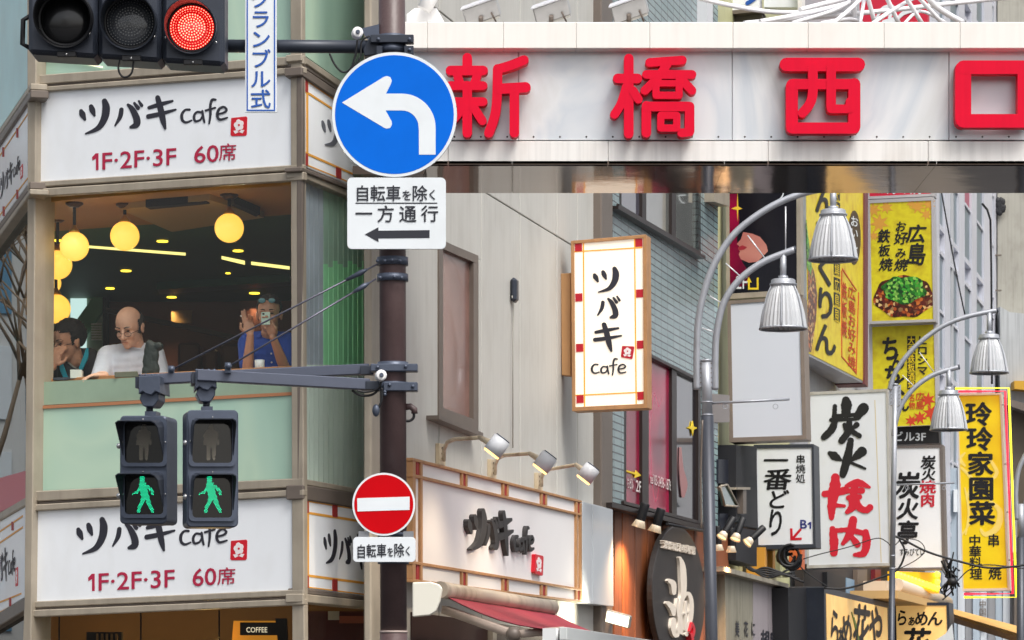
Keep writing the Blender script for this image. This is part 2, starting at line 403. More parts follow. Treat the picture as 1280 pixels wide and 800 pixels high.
# corner column behind the pole and the return into the side street
MB().pp(FH, [(464, -200), (478, -200), (478, 870), (464, 870)], -.01, .04).build('column', M_frame, cafe, .01)
# left face panes
MB().pp(FL, [(-60, 377), (36, 243), (33, 622), (-60, 676)], -.05, -.04).build('window_pane', glass('mirror_glass', (120, 150, 160), .4), cafe)
MB().pp(FL, [(-60, -150), (36, -150), (38, 104), (-60, 248)], -.05, -.04).build('window_pane', mat('aqua_window', (172, 226, 230), .3, var=.3, vscale=2), cafe)
MB().pp(FL, [(-60, 818), (30, 764), (30, 870), (-60, 870)], -.05, -.04).build('window_pane', glass('brown_glass', (90, 80, 66), .3), cafe)
MB().pp(FL, [(-60, 614), (34, 588), (34, 622), (-60, 672)], .0, .012).build('red_band', mat('pink_red_band', (190, 74, 88), .4), cafe)
# interior -----------------------------------------------------------
def wallq(name, pts, m, th=.05, parent=None):
    b = MB(); p = [V(x) for x in pts]; n = (p[1]-p[0]).cross(p[2]-p[0]).normalized(); b.prism(p, [q-n*th for q in p]); return b.build(name, m, parent or cafe)
CZ = 4.80
M_ceil = mat('brown_ceiling', (186, 136, 78), .6, var=.3, vscale=1)
M_ceil2 = mat('ceiling_green_reflection', (62, 98, 64), .6, var=.3, vscale=1)  # green mirrored in the front window, put into the ceiling colour
M_back = mat('dark_brown_wall', (104, 58, 44), .5, var=.3, vscale=1.2)
wallq('ceiling', [(-3.15, 21.12, CZ), (-1.33, 20.13, CZ), (-1.0, 21.4, CZ), (-3.6, 22.6, CZ)][::-1], M_ceil)
wallq('ceiling', [(-3.6, 22.6, CZ), (-1.0, 21.4, CZ), (.0, 26.5, CZ), (-4.75, 26.5, CZ)][::-1], M_ceil2)
wallq('interior_wall', [(-4.75, 26.5, 2.8), (.0, 26.5, 2.8), (.0, 26.5, CZ+.01), (-4.75, 26.5, CZ+.01)], M_back)
wallq('floor_slab', [(-3.12, 21.12, 2.8), (-1.33, 20.15, 2.8), (0, 26.5, 2.8), (-4.75, 26.5, 2.8)], mat('brown_floor', (96, 66, 48), .4), .25)
wallq('interior_wall', [(-1.0, 21.5, 2.8), (-.05, 26.5, 2.8), (-.05, 26.5, CZ), (-1.0, 21.5, CZ)][::-1], M_back)
wallq('interior_wall', [(-3.45, 22.4, 2.8), (-4.7, 26.5, 2.8), (-4.7, 26.5, CZ), (-3.45, 22.4, CZ)], mat('pale_interior', (150, 160, 140), .5))
# roof of ceiling pieces: air conditioner cassette, glowing stand-ins for strips reflected in the glass, downlights
def ceil_pt(px, py, dz=0): 
    D = (CZ-dz-EYE)*F/(HY-py); return P(px, py, D)
def cq(name, pxs, m, t=.04):
    p = [ceil_pt(x, y, t) for x, y in pxs]
    b = MB(); b.prism(p, [q+V((0, 0, t)) for q in p]); return b.build(name, m, cafe)
cq('air_conditioner', [(150, 262), (262, 250), (330, 272), (215, 290)], mat('beige_cassette', (176, 150, 104), .5))
cq('air_vent', [(182, 259), (258, 253), (262, 255), (188, 262)], M_dark, .05)
cq('air_vent', [(288, 256), (293, 254), (325, 268), (320, 271)], M_dark, .05)
cq('reflected_strip', [(98, 307), (232, 317), (232, 319.5), (98, 309)], emis('warm_strip', (255, 236, 140), 1.0), .006)
cq('reflected_strip', [(277, 321), (306, 327), (306, 331), (277, 324)], MATS['warm_strip'], .006)
cq('reflected_strip', [(314, 328), (362, 334), (362, 337), (314, 331)], MATS['warm_strip'], .006)
for x, y, r in ((203, 301, 7), (157.5, 338, 6.5), (137.5, 360, 5.5), (214.5, 371, 6), (297.5, 313, 6.5), (285, 341, 3), (318, 366, 6.5), (72, 300, 5)):
    c = ceil_pt(x, y, .0); rr = r/F*c.y
    b = MB(); b.lathe(c-V((0, 0, .008)), (0, 0, 1), [(rr, 0), (rr, .008)], 20); b.build('downlight', emis('yellow_downlight', (255, 214, 60), 2.2), cafe)
    if r > 5.5:
        ld = bpy.data.lights.new('downlight_lamp', 'SPOT'); ld.spot_size = R(110); ld.spot_blend = .8; lo = bpy.data.objects.new('downlight_lamp', ld); COL.objects.link(lo); ld.energy = 9; ld.color = (1, .74, .45); ld.shadow_soft_size = .06; lo.location = c-V((0, 0, .12))
# added back-left pane, daylight put in as its glow, with a green beam
fbk = front(26.3)
MB().pb(fbk, 66, 352, 131, 500, -.1, 0).build('interior_wall', mat('sage_wall', (150, 166, 148), .5), cafe)
MB().pb(fbk, 88, 362, 108, 500, 0, .02).build('back_window', emis('daylit_pane', (196, 226, 224), .75), cafe)
MB().pp(fbk, [(120, 366), (131, 362), (131, 385), (106, 420), (84, 428), (84, 416)], .02, .1).build('green_beam', mat('green_steel', (110, 176, 140), .5), cafe)
MB().pb(fbk, 128.5, 240, 134, 470, .0, .12).build('interior_post', M_dark, cafe)
MB().pb(front(25.9), 300, 376, 365, 470, -.05, 0).build('interior_wall', mat('rust_brown_wall', (104, 58, 40), .5, var=.3), cafe)
cq('green_duct', [(196, 362), (362, 352), (364, 357), (200, 368)], mat('green_duct', (28, 84, 66), .4), .06)
fk6 = front(25.6)
for x0_, x1_, y0_ in ((222, 250, 428), (254, 272, 436), (276, 300, 430)):
    MB().pb(fk6, x0_, y0_, x1_, 475, -.3, 0).build('booth_back', mat('oxblood_seat', (92, 44, 36), .5, var=.3), cafe, .02)
MB().pp(fk6, [(132, 384), (300, 420), (300, 426), (132, 390)], -.05, 0).build('wall_rail', mat('dark_umber', (50, 32, 26), .5), cafe)
MB().pb(front(26.2), 214, 388, 240, 404, 0, .02).build('wall_picture', mat('ochre_print', (150, 116, 60), .5, var=.5, vscale=12), cafe)
for k in range(7): MB().pb(front(26.2), 114, 404+k*3.2, 127, 406+k*3.2, 0, .02).build('louvre_slat', M_white, cafe)
# counter board along the window
MB().pp(FF, [(50, 474), (366, 457), (366, 463), (50, 481)], -.55, -.13).build('counter', mat('orange_wood_counter', (190, 132, 84), .45, var=.3, vscale=6), cafe, .003)
# ground floor interior
wallq('interior_wall', [(-4.0, 24, 0), (-.6, 24, 0), (-.6, 24, 2.6), (-4.0, 24, 2.6)], mat('amber_wall', (104, 76, 44), .6, var=.3))
wallq('ceiling', [(-3.1, 21.15, 2.42), (-1.33, 20.2, 2.42), (-.5, 24, 2.42), (-4.0, 24, 2.42)][::-1], mat('amber_ceiling', (92, 68, 42), .6))
fk = front(22.6)
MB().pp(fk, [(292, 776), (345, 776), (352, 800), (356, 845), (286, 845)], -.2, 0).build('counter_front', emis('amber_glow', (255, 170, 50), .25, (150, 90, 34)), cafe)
MB().pb(fk, 300, 778, 350, 794, 0, .05).build('menu_board', M_dark, cafe)
t_ = MB(); text(t_, fk, 'COFFEE', rect(308, 784, 334, 790.5), .054, .02, True); t_.build('lettering', mat('pale_letters', (236, 226, 200), .5, emit=(236, 226, 200), es=.5), cafe)
MB().pp(fk, [(344, 773), (358, 773), (362, 846), (352, 846)], 0, .08).build('curtain', M_dark, cafe)
MB().pb(fk, 108, 790, 152, 846, -.1, 0).build('shelf', M_dark, cafe)
for x in (120, 126, 132, 138, 144): MB().pb(fk, x, 792, x+3, 830, 0, .02).build('book_row', mat('dull_tan', (120, 96, 62), .6), cafe)
for x in (74, 176, 274):
    b = MB(); b.tube([P(x, 763, 21.6), P(x, 846, 21.6)], .006, 6); b.build('hanging_chain', M_dark, cafe)
for (x, y, Z_, e_) in ((262, 800, 22.6, 12), (120, 810, 23, 5)):
    ld = bpy.data.lights.new('amber_light', 'POINT'); lo = bpy.data.objects.new('amber_light', ld); COL.objects.link(lo); ld.energy = e_; ld.color = (1, .62, .2); ld.shadow_soft_size = .08; lo.location = P(x, y, Z_)
MB().pb(front(21.6), 385, 764, 464, 846, -.05, 0).build('interior_wall', mat('maroon_interior', (92, 40, 36), .5, var=.4), cafe)
MB().pb(front(21.5), 410, 764, 424, 775, 0, .01).build('shop_notice', mat('pale_card', (190, 182, 160), .5), cafe)
MB().pb(front(21.45), 424, 770, 464, 779, 0, .01).build('shelf', mat('terracotta', (160, 84, 58), .5), cafe)
# solid body behind the glass (upper floors, hidden rear)
wallq('rear_wall', [(-5.3, 28.5, 0), (.5, 28.5, 0), (.5, 28.5, 7), (-5.3, 28.5, 7)], M_wall, .2)
wallq('floor_slab', [(-3.1, 21.15, 2.5), (-1.33, 20.2, 2.5), (-.5, 24, 2.5), (-4.0, 24, 2.5)], M_dark, .02)
wallq('floor_slab', [(-3.1, 21.15, 5.0), (-1.33, 20.2, 5.0), (.3, 28, 5.0), (-5.1, 28, 5.0)], M_dark, .1)
# ------------------------------------------------------------------ cafe logo
L0 = [[(405, 555, 20), (412, 572, 30), (424, 597, 14)], [(455, 532, 22), (462, 552, 28), (472, 577, 12)], [(522, 505, 26), (530, 540, 38), (522, 590, 36), (490, 640, 26), (428, 668, 8)]]
L1 = [[(607, 548, 22), (600, 585, 22), (575, 628, 8)], [(640, 524, 14), (660, 545, 26), (682, 590, 34), (682, 622, 34), (655, 635, 16)], [(672, 516, 13), (690, 540, 20)], [(694, 505, 10), (708, 527, 16)]]
L2 = [[(746, 538, 18), (800, 522, 22), (862, 505, 12)], [(742, 582, 24), (800, 570, 22), (878, 548, 10)], [(788, 488, 24), (802, 540, 30), (815, 600, 28), (826, 642, 12)]]
L3 = [[(948, 548, 12), (926, 550, 11), (910, 572, 15), (912, 600, 14), (930, 612, 12), (958, 602, 8)],
      [(1010, 562, 11), (985, 560, 11), (971, 580, 13), (976, 605, 12), (1000, 600, 10), (1013, 580, 9)], [(1012, 555, 11), (1016, 585, 12), (1022, 610, 10)],
      [(1078, 498, 10), (1060, 500, 13), (1052, 530, 12), (1052, 575, 12), (1046, 618, 8)], [(1028, 552, 10), (1076, 538, 9)],
      [(1090, 570, 9), (1120, 562, 10), (1133, 548, 11), (1118, 534, 10), (1096, 545, 12), (1086, 572, 13), (1098, 597, 12), (1136, 588, 8)]]
def desk(st): return [(x, y+.074*(x-400), w_) for x, y, w_ in st]
def logo_mark(fr, q, c, parent, nm='flower_mark', c0=None, mred=M_red):
    b = MB(); pts = [(.06, .02), (.94, 0), (1, .06), (.97, .93), (.9, 1), (.08, .97), (0, .9), (.04, .06)]
    b.pp(fr, [bil(q, x, y) for x, y in pts], c-.003 if c0 is None else c0, c); o = b.build(nm, mred, parent)
    p = MB()
    cx, cy = .5, .42
    for k in range(5):
        a = 2*pi*k/5-.5
        pl = [(cx+.16*cos(a)+.15*cos(t*pi/4), cy+.16*sin(a)+.15*sin(t*pi/4)) for t in range(8)]
        p.pp(fr, [bil(q, x, y) for x, y in pl], c, c+.001+.0003*k)
    for s_ in (-1, 1):
        lf = [(.5, .78), (.5+.15*s_, .68), (.5+.34*s_, .7), (.5+.22*s_, .86)]
        p.pp(fr, [bil(q, x, y) for x, y in lf], c, c+.001)
    p.build('flower', mat('petal_white', (240, 232, 232), .5), o)
    r = MB(); r.pp(fr, [bil(q, cx+.06*cos(t), cy+.06*sin(t)) for t in [k*pi/4 for k in range(8)]], c, c+.003); r.build('flower_centre', mred, o)
    return o
def logo(fr, q, c, parent, parts=(L0, L1, L2, L3), m=M_ink, mark=True, c0=None):
    mp = lambda x, y: bil(q, (x-400)/837, (y-510)/230)
    nm = ['letter']*3+['latin_lettering']
    for i, grp in enumerate(parts):
        b = MB(); strokes(b, fr, [desk(s_) for s_ in grp], mp, c-.0015 if c0 is None else c0, c); b.build(nm[min(i, 3)] if grp is not L3 else 'latin_lettering', m, parent)
    if mark:
        q2 = [bil(q, .9, (588+.074*752-510)/230), bil(q, 1, (588+.074*752-510)/230), bil(q, 1, 1), bil(q, .9, 1)]
        logo_mark(fr, q2, c, parent, c0=c0)
# ------------------------------------------------------------------ cafe front boards
def board(fr, q, c0, c1, label, m=M_white, cat='sign', name='shop_sign', group=None, bevel=.003):
    p = fr.px(*q[3], c0); t = thing(name, label, cat, p, group)
    MB().pp(fr, q, c0, c1).build('panel', m, t, bevel); return t
CI = mat('crimson_letters', (178, 30, 68), .5)
for q, ql, tq, label in (
    ([(46, 115), (364, 93), (366, 207), (46, 228)], [(100, 127.5), (309, 112), (309, 169.5), (100, 185)],
     ([(115, 192), (220, 185), (220, 206), (115, 213)], [(243, 183), (273, 181), (273, 202), (243, 204)], [(273, 179), (296, 178), (296, 201), (273, 202)]), 'wide white cafe sign board above the big window, under the vehicle traffic light'),
    ([(40, 639), (365, 621), (366, 738), (39, 753)], [(96.5, 650), (309, 639), (309, 700), (96.5, 711)],
     ([(110, 717.5), (218, 712), (218, 734), (110, 739)], [(241, 711), (270, 710), (270, 731), (241, 733)], [(271, 709), (295, 708), (295, 731), (271, 732)]), 'wide white cafe sign board below the big window, partly behind the pedestrian signals')):
    t = board(FF, q, -.08, .0, label)
    logo(FF, ql, .0025, t)
    one = [(.0, .22), (.45, .0), (.8, .0), (.8, 1), (.48, 1), (.48, .3), (.05, .42)]
    b = MB(); q1 = [tq[0][0], bil(tq[0], .095, 0), bil(tq[0], .095, 1), tq[0][3]]; b.pp(FF, [bil(q1, *p) for p in one], 0, .002)
    text(b, FF, 'F·2F·3F', [bil(tq[0], .125, 0), tq[0][1], tq[0][2], bil(tq[0], .125, 1)], .002, .028, True); text(b, FF, '60', tq[1], .002, .028, True); text(b, FF, '席', tq[2], .002, .012); b.build('lettering', CI, t)
def trim(fr, q, t, c=.003, xs=(.0, .45), vw=.028, hw=.06, cells=True, bot=True):
    "orange double line with maroon blocks along the top (and bottom) of a board"
    for v in ((.0, .14), (.86, 1.0)) if bot else ((0, .14),):
        for vv in v:
            MB().pp(fr, [bil(q, 0, min(max(vv-.014, 0), 1)), bil(q, 1, min(max(vv-.014, 0), 1)), bil(q, 1, min(vv+.014, 1)), bil(q, 0, min(vv+.014, 1))], 0, c).build('orange_line', M_orange, t)
        for u in xs: MB().pp(fr, [bil(q, u, v[0]), bil(q, u+.07, v[0]), bil(q, u+.07, v[1]), bil(q, u, v[1])], 0, c+.002).build('maroon_block', M_maroon, t)
    MB().pp(fr, [bil(q, .05, .0), bil(q, .075, .0), bil(q, .075, 1), bil(q, .05, 1)], 0, c+.001).build('orange_line', M_orange, t)
q = [(378, 94), (466, 155), (466, 243), (378, 207)]
t = board(FG, q, -.08, 0, 'white cafe sign on the angled corner face, half hidden by the round blue arrow sign')
trim(FG, [(379, 97), (466, 157), (466, 240), (379, 205)], t, xs=(0, .48))
b = MB(); mp = lambda x, y: bil([(403, 142), (470, 172), (470, 210), (403, 180)], (x-400)/450, (y-510)/165)
strokes(b, FG, [desk(s_) for s_ in L0+L1], mp, 0, .004); b.build('letter', mat('grey_ink', (96, 100, 108), .5), t)
q = [(379, 624), (466, 638), (466, 746.5), (379, 735)]
t = board(FG, q, -.08, 0, 'white cafe sign on the angled corner face, beside the red no-entry sign')
trim(FG, [(380, 625), (466, 639), (466, 745), (380, 734)], t, xs=(0, .42))
mp = lambda x, y: bil([(405.5, 662), (464, 670), (464, 712), (405.5, 704)], (x-400)/530, (y-510)/163)
for gp, nm in ((L0, 'letter'), (L1, 'letter'), (L2, 'letter')):
    b = MB(); strokes(b, FG, [desk(s_) for s_ in gp], mp, 0, .004); b.build(nm, M_ink, t)
q = [(-60, 268), (38, 122), (37, 227), (-60, 360)]
t = board(FL, q, -.08, 0, 'white cafe sign on the far left face, upper of two, at picture edge')
logo(FL, [(-1, 222), (28, 182), (28, 221), (-1, 262)], .004, t)
for a, b_ in (((-60, 283), (36, 139)), ((-60, 348), (34, 222))): MB().pp(FL, [a, b_, (b_[0], b_[1]+1.6), (a[0], a[1]+1.6)], 0, .004).build('orange_line', M_orange, t)
for x, y in ((20, 160), (2.5, 184), (20, 237), (3, 258)): MB().pb(FL, x, y, x+1.8, y+12, 0, .006).build('maroon_block', M_maroon, t)
q = [(-60, 686), (34, 632), (32, 746), (-60, 800)]
t = board(FL, q, -.08, 0, 'white cafe sign on the far left face, lower of two, at picture edge')
logo(FL, [(-8, 694), (22, 676), (22, 732), (-8, 752)], .004, t)
for a, b_ in (((-60, 704), (28, 644)), ((-60, 718), (28, 658)), ((-60, 776), (26, 741)), ((-60, 790), (22, 755))): MB().pp(FL, [a, b_, (b_[0], b_[1]+2), (a[0], a[1]+2)], 0, .004).build('orange_line', M_orange, t)
for x, y in ((14, 652), (11, 747)): MB().pb(FL, x, y, x+2, y+11, 0, .006).build('maroon_block', M_maroon, t)
# ------------------------------------------------------------------ globe lamps
Mg = mat('warm_globe', (250, 220, 150), .25, emit=(255, 196, 74), es=.85, coat=.5)
gl = (((93, 308), 21.1, 'warm glass globe lamp above the man in the dark jacket, second highest at left'), ((156, 295), 21.15, 'warm glass globe lamp hanging above the man in the white shirt'), ((286.5, 285), 20.75, 'warm glass globe lamp hanging alone near the right window frame'),
      ((72, 331), 21.9, 'warm glass globe lamp cut by the left post, just below another globe'), ((63, 354), 23.0, 'small sliver of a warm globe lamp behind the left post, between two larger ones'), ((70, 386), 22.3, 'lowest warm glass globe lamp at left, above the dark-haired man'))
for (x, y), Z, lab in gl:
    c = P(x, y, Z); r = 18.3/F*Z if Z < 22.9 else 13.5/F*Z
    t = thing('globe_lamp', lab, 'lamp', c+V((0, 0, -r)), 'globe lamps hanging inside the cafe')
    MB().sph(c, r, None, 32, 20).build('globe', Mg, t)
    if Z < 22.9:
        ld = bpy.data.lights.new('globe_light', 'POINT'); lo = bpy.data.objects.new('globe_light', ld); COL.objects.link(lo); ld.energy = 46; ld.color = (1, .84, .62); ld.shadow_soft_size = r*1.02; lo.parent = t; lo.location = c-OFF[t]
    MB().lathe(c+V((0, 0, r*.93)), (0, 0, 1), [(r*.36, 0), (r*.36, .015), (r*.2, .03), (.012, .05)], 16).build('cap', mat('brass', (190, 150, 60), .3, .8), t)
    top = V((c.x, c.y, CZ-.001)) if y < 325 else V((c.x, c.y, c.z+r+.22))
    MB().tube([c+V((0, 0, r)), (c+top)*.5+V((0, 0, r*.5)), top], .011, 8).build('cord', M_dark, t)
    MB().lathe(top-V((0, 0, .03)), (0, 0, 1), [(.03, 0), (.06, .02), (.06, .03)], 14).build('ceiling_rose', mat('bronze', (70, 44, 26), .4, .5), t)
# ================================================================== GREY SIDE-STREET BUILDING
grey = thing('panel_clad_building', 'grey metal panel building running down the side street beside the cafe', 'building', FH.px(620, 860, -1))
SE = [478, 549, 602, 650, 696, 722, 752]
def diag(x): return 267+.557*(x-650)   # horizontal joint, seen in perspective
for i in range(len(SE)-1):
    x0, x1 = SE[i], SE[i+1]
    a0 = FH.ab(x0, 400)[0]+.011; a1 = FH.ab(x1, 400)[0]-.011
    zj = FH.ab(650, 267)[1]; z2 = FH.ab(549, 299)[1]
    for zb, zt in ((0, 2.5), (2.505, zj-.005), (zj+.005, 6.2), (6.21, 9.5)):
        if i == 1:    # panel with the window: leave the opening
            aw0 = FH.ab(550, 400)[0]; aw1 = FH.ab(598, 400)[0]; wb = FH.ab(549, 522)[1]; wt = FH.ab(549, 298)[1]
            if zb > 2 and zb < 3:
                MB().bx(FH, a0, a1, zb, wb, -.04, 0).build('panel', M_wall, grey, .004); 
                if wt < zt: MB().bx(FH, a0, a1, wt, zt, -.04, 0).build('panel', M_wall, grey, .004)
                MB().bx(FH, aw1+.01, a1, wb, wt, -.04, 0).build('panel', M_wall, grey); continue
        MB().bx(FH, a0, a1, zb, zt, -.04, 0).build('panel', M_wall, grey, .004)
aE = FH.ab(752, 400)[0]
MB().bx(FH, FH.ab(505, 400)[0], aE, 0, 9.5, -.1, -.045).build('backing', M_seam, grey)
q = [(549, 299), (598, 319.5), (598, 541), (549, 522)]
wn = MB()
for s_ in ([(549, 299), (598, 319.5), (598, 330), (549, 309)], [(549, 508), (598, 526), (598, 541), (549, 522)], [(549, 309), (554, 311), (554, 510), (549, 508)], [(592, 328), (598, 330), (598, 526), (592, 524)]): wn.pp(FH, s_, -.1, .012)
wf = wn.build('window', M_framed, grey)
MB().pp(FH, [(554, 311), (592, 328), (592, 524), (554, 510)], -.04, -.02).build('pane', mat('reeded_red_glass', (150, 112, 102), .2, var=.6, vscale=2.5, bump=.3, bscale=120, coat=.5), wf)
MB().pp(FH, [(549, 519), (604, 541), (604, 546), (549, 524)], -.03, .09).build('sill', M_framed, wf)
b = MB()
b.pp(FH, [(752, -300), (766, -300), (766, 870), (752, 870)], -.3, .07); b.build('corner_post', mat('brown_grey_metal', (116, 106, 98), .45, .2, var=.2), grey, .01)
MB().bx(Fr(FH.px(639, 363), UH), -.05, .05, -.09, .09, 0, .05).build('wall_fixture', M_dkgun, grey, .02)
MB().tube([FH.px(640, 370, .02), FH.px(642, 382, .02), FH.px(641, 420, .02), FH.px(641, 560, .02)], .005, 6).build('thin_conduit', mat('pale_conduit', (170, 168, 160), .5), grey)
# ================================================================== TILED BUILDING
tile = thing('tiled_building', 'teal tiled building with dark framed windows and a wooden ground floor front', 'building', FH.px(820, 860, -1))
M_tile = brick_mat('teal_tile', (138, 156, 158), (124, 144, 147), (70, 80, 84), .30, .065, tuple(UH))
M_tilef = brick_mat('teal_tile_return', (140, 168, 168), (124, 152, 154), (70, 80, 84), .12, .065, tuple(UB))
fT = FH
def tq(pts, c0=-.3, c1=0, m=M_tile, name='wall'): return MB().pp(fT, pts, c0, c1).build(name, m, tile)
aT0 = FH.ab(766, 400)[0]; aT1 = FH.ab(893, 400)[0]
z_u = FH.ab(776, 255)[1]; z_lt = FH.ab(782, 426)[1]; z_lb = FH.ab(782, 629)[1]
aw0 = FH.ab(776, 400)[0]; aw1 = FH.ab(873, 400)[0]; aw2 = FH.ab(782, 400)[0]
zW = z_lb-.02
z_ut = z_u+1.55
for (a0, a1, b0, b1) in ((aT0, aT1, z_lt, z_u), (aT0, aw0, z_u, z_ut), (aw1, aT1, z_u, z_ut), (aT0, aT1, z_ut, 12), (aT0, aw2, zW, z_lt), (aw1+.2, aT1, zW, z_lt)):
    MB().bx(FH, a0, a1, b0, b1, -.3, 0).build('tile_wall', M_tile, tile)
MB().bx(FH, aT0, aT1, 0, 12, -.5, -.305).build('backing', M_dark, tile)
# end facet
fe = Fr(FH.pt(aT1, 0, 0), UB); MB().bx(fe, -.6, .0, zW, 12, -.2, -.002).build('tile_wall', M_tilef, tile)
Mdf = mat('dark_bronze_frame', (52, 44, 42), .4, .3)
def window(name, outer, mull, panes, c=-.03, parent=tile, mf=Mdf, fw=3, th=4):
    "outer quad in px TL TR BR BL, mullion x ranges, list of pane materials"
    TL, TR, BR, BL = outer
    def yt(x): return TL[1]+(TR[1]-TL[1])*(x-TL[0])/(TR[0]-TL[0])
    def yb(x): return BL[1]+(BR[1]-BL[1])*(x-BL[0])/(BR[0]-BL[0])
    b = MB(); b.pp(FH, [TL, TR, (TR[0], TR[1]+th), (TL[0], TL[1]+th)], c-.02, c+.05); b.pp(FH, [(BL[0], BL[1]-th), (BR[0], BR[1]-th), BR, BL], c-.02, c+.055)
    for x0, x1 in [(TL[0], TL[0]+fw)]+mull+[(TR[0]-fw, TR[0])]: b.pp(FH, [(x0, yt(x0)+th), (x1, yt(x1)+th), (x1, yb(x1)-th), (x0, yb(x0)-th)], c-.02, c+.03)
    o = b.build(name, mf, parent)
    edges = [TL[0]+fw]+[e for m_ in mull for e in m_]+[TR[0]-fw]
    for i in range(0, len(edges), 2):
        x0, x1 = edges[i], edges[i+1]
        MB().pp(FH, [(x0, yt(x0)+th), (x1, yt(x1)+th), (x1, yb(x1)-th), (x0, yb(x0)-th)], c-.01, c).build('pane', panes[i//2], o)
    return o
Mgp = mat('grey_window_pane', (126, 130, 126), .08, var=.4, vscale=1.5, coat=1)
Mgp2 = mat('slate_window_pane', (92, 92, 108), .08, var=.4, vscale=1.5, coat=1)
hh = FH.ab(776, 150)[1]
window('window', [(774, 90), (876, 172), (876, 318), (774, 258)], [(803, 808), (840, 845)], [Mgp2, Mgp, Mgp], th=3)
MB().pp(FH, [(773, 257), (882, 320), (882, 324), (773, 261)], -.1, .08).build('sill', Mdf, tile)
Mp1 = ramp_mat('burgundy_poster', [(0.3, (128, 26, 54)), (.5, (176, 34, 76)), (.62, (120, 40, 66)), (.72, (84, 60, 76))], .9, 2, .15)
Mp3 = mat('black_poster', (44, 42, 50), .12, var=.4, vscale=1.2, coat=.6)
w2 = window('window', [(780, 425), (876, 474), (882, 657), (780, 630)], [(803, 811), (840, 846)], [Mp1, Mp1, Mp3])
b = MB(); text(b, FH, 'ちビル', [(784, 596), (792, 598), (792, 613), (784, 611)], -.015, .02); text(b, FH, '2F', [(795, 600), (802, 602), (802, 616), (795, 614)], -.015, .03, True)
text(b, FH, 'tel 03-3436-1876', [(813, 592), (839, 600), (839, 614), (813, 604)], -.015, .02, True); b.build('lettering', mat('white_vinyl', (220, 216, 212), .5), w2)
b = MB(); b.pp(FH, [(783, 587.5), (796, 591.5), (796, 594), (783, 589.5)], -.022, -.015); b.pp(FH, [(795, 588), (802, 594.5), (794, 597)], -.022, -.014); b.build('yellow_arrow', mat('yellow_vinyl', (230, 200, 30), .5), w2)
b = MB(); strokes(b, FH, [[(851, 560, 2), (852, 585, 5), (855, 605, 9), (854, 620, 4)]], lambda x, y: (x, y), -.025, -.016); b.build('poster_arm', mat('poster_skin', (160, 116, 116), .5), w2)
b = MB(); b.pp(FH, [(866, 526), (867.5, 533), (873, 535), (867.5, 537), (866, 545), (864.5, 537), (860, 535), (864.5, 533)], -.025, -.0155); b.build('yellow_star', mat('yellow_vinyl', (230, 200, 30), .5), w2)
MB().pp(FH, [(765, 628), (884, 658), (884, 664), (765, 634)], -.1, .12).build('sill', Mdf, tile)
# wood front : individual boards
bnd = [767, 776, 784, 792, 800, 808, 817, 826, 835, 845, 856, 866, 877, 889, 909]
WD = [mat('stained_plank_%s' % n, c, .55, streak=.75, var=.5, vscale=4, bump=.3, bscale=30, dirtamt=.3, dirt=(60, 40, 30)) for n, c in (('umber', (136, 84, 58)), ('rust', (172, 98, 54)), ('russet', (152, 90, 58)))]
for i in range(len(bnd)-1):
    a0 = FH.ab(bnd[i], 400)[0]+.004; a1 = FH.ab(bnd[i+1], 400)[0]-.004
    MB().bx(FH, a0, a1, .15, z_lb-.05, -.1, .01+.006*(i % 2)).build('plank', WD[(i*7) % 3], tile, .003)
# roof-level part above the arch: dark window and a white downpipe
MB().pb(FH, 884, -60, 891, 120, 0, .1).build('downpipe', mat('white_pipe', (214, 216, 220), .4), tile)
# ================================================================== ROUND SIGN on the planks
rs = thing('round_noodle_sign', 'round black wooden sign with a large cream brush character on the planks', 'sign', FH.px(846, 800, .05))
cr = FH.ab(847, 745, .12); ra = (FH.ab(880, 745, .12)[0]-FH.ab(814.5, 745, .12)[0])/2; rb = ra*1.0
rbv = FH.ab(847, 658, .12)[1]-cr[1]
b = MB(); b.ab(FH, [(cr[0]+ra*cos(2*pi*k/64), cr[1]+rbv*sin(2*pi*k/64)) for k in range(64)], .085, .14); b.build('disc', mat('charred_board', (48, 43, 41), .5, streak=.5, var=.3, bump=.2), rs, .006)
cS = .155; S5 = lambda x, y: (740+x/5, 640+y/5)
b = MB(); strokes(b, FH, [[(487, 430, 26), (510, 450, 34), (514, 505, 26)], [(478, 570, 26), (505, 600, 36), (512, 640, 22)], [(512, 672, 26), (512, 730, 34), (530, 770, 32), (545, 700, 16), (535, 600, 14), (538, 545, 12)],
    [(552, 285, 14), (568, 340, 34), (574, 440, 38), (572, 520, 30), (560, 560, 22), (556, 640, 20), (560, 755, 22)], [(558, 580, 16), (580, 525, 18), (605, 510, 22), (622, 560, 26), (618, 660, 28), (592, 765, 24)], [(590, 560, 12), (588, 740, 14)], [(560, 640, 9), (615, 620, 9)]], S5, cS-.015, cS+.012, dz=.0006)
b.build('brush_character', mat('cream_wood', (234, 222, 206), .55, var=.15, vscale=8), rs)
b = MB(); text(b, FH, '油組総本店 油そば専門店', [S5(450, 175), S5(648, 215), S5(648, 270), S5(450, 228)], cS+.02, .03, True, c0=cS-.02); b.build('raised_lettering', mat('cream_wood', (232, 214, 190), .5), rs)
b = MB(); strokes(b, FH, [[(628, 692, 10), (622, 720, 12), (612, 745, 6)], [(634, 700, 8), (640, 740, 14), (636, 775, 10)], [(620, 760, 10), (630, 790, 16), (628, 830, 10)]], S5, cS-.02, cS+.034); b.build('red_ornament', M_red, rs)
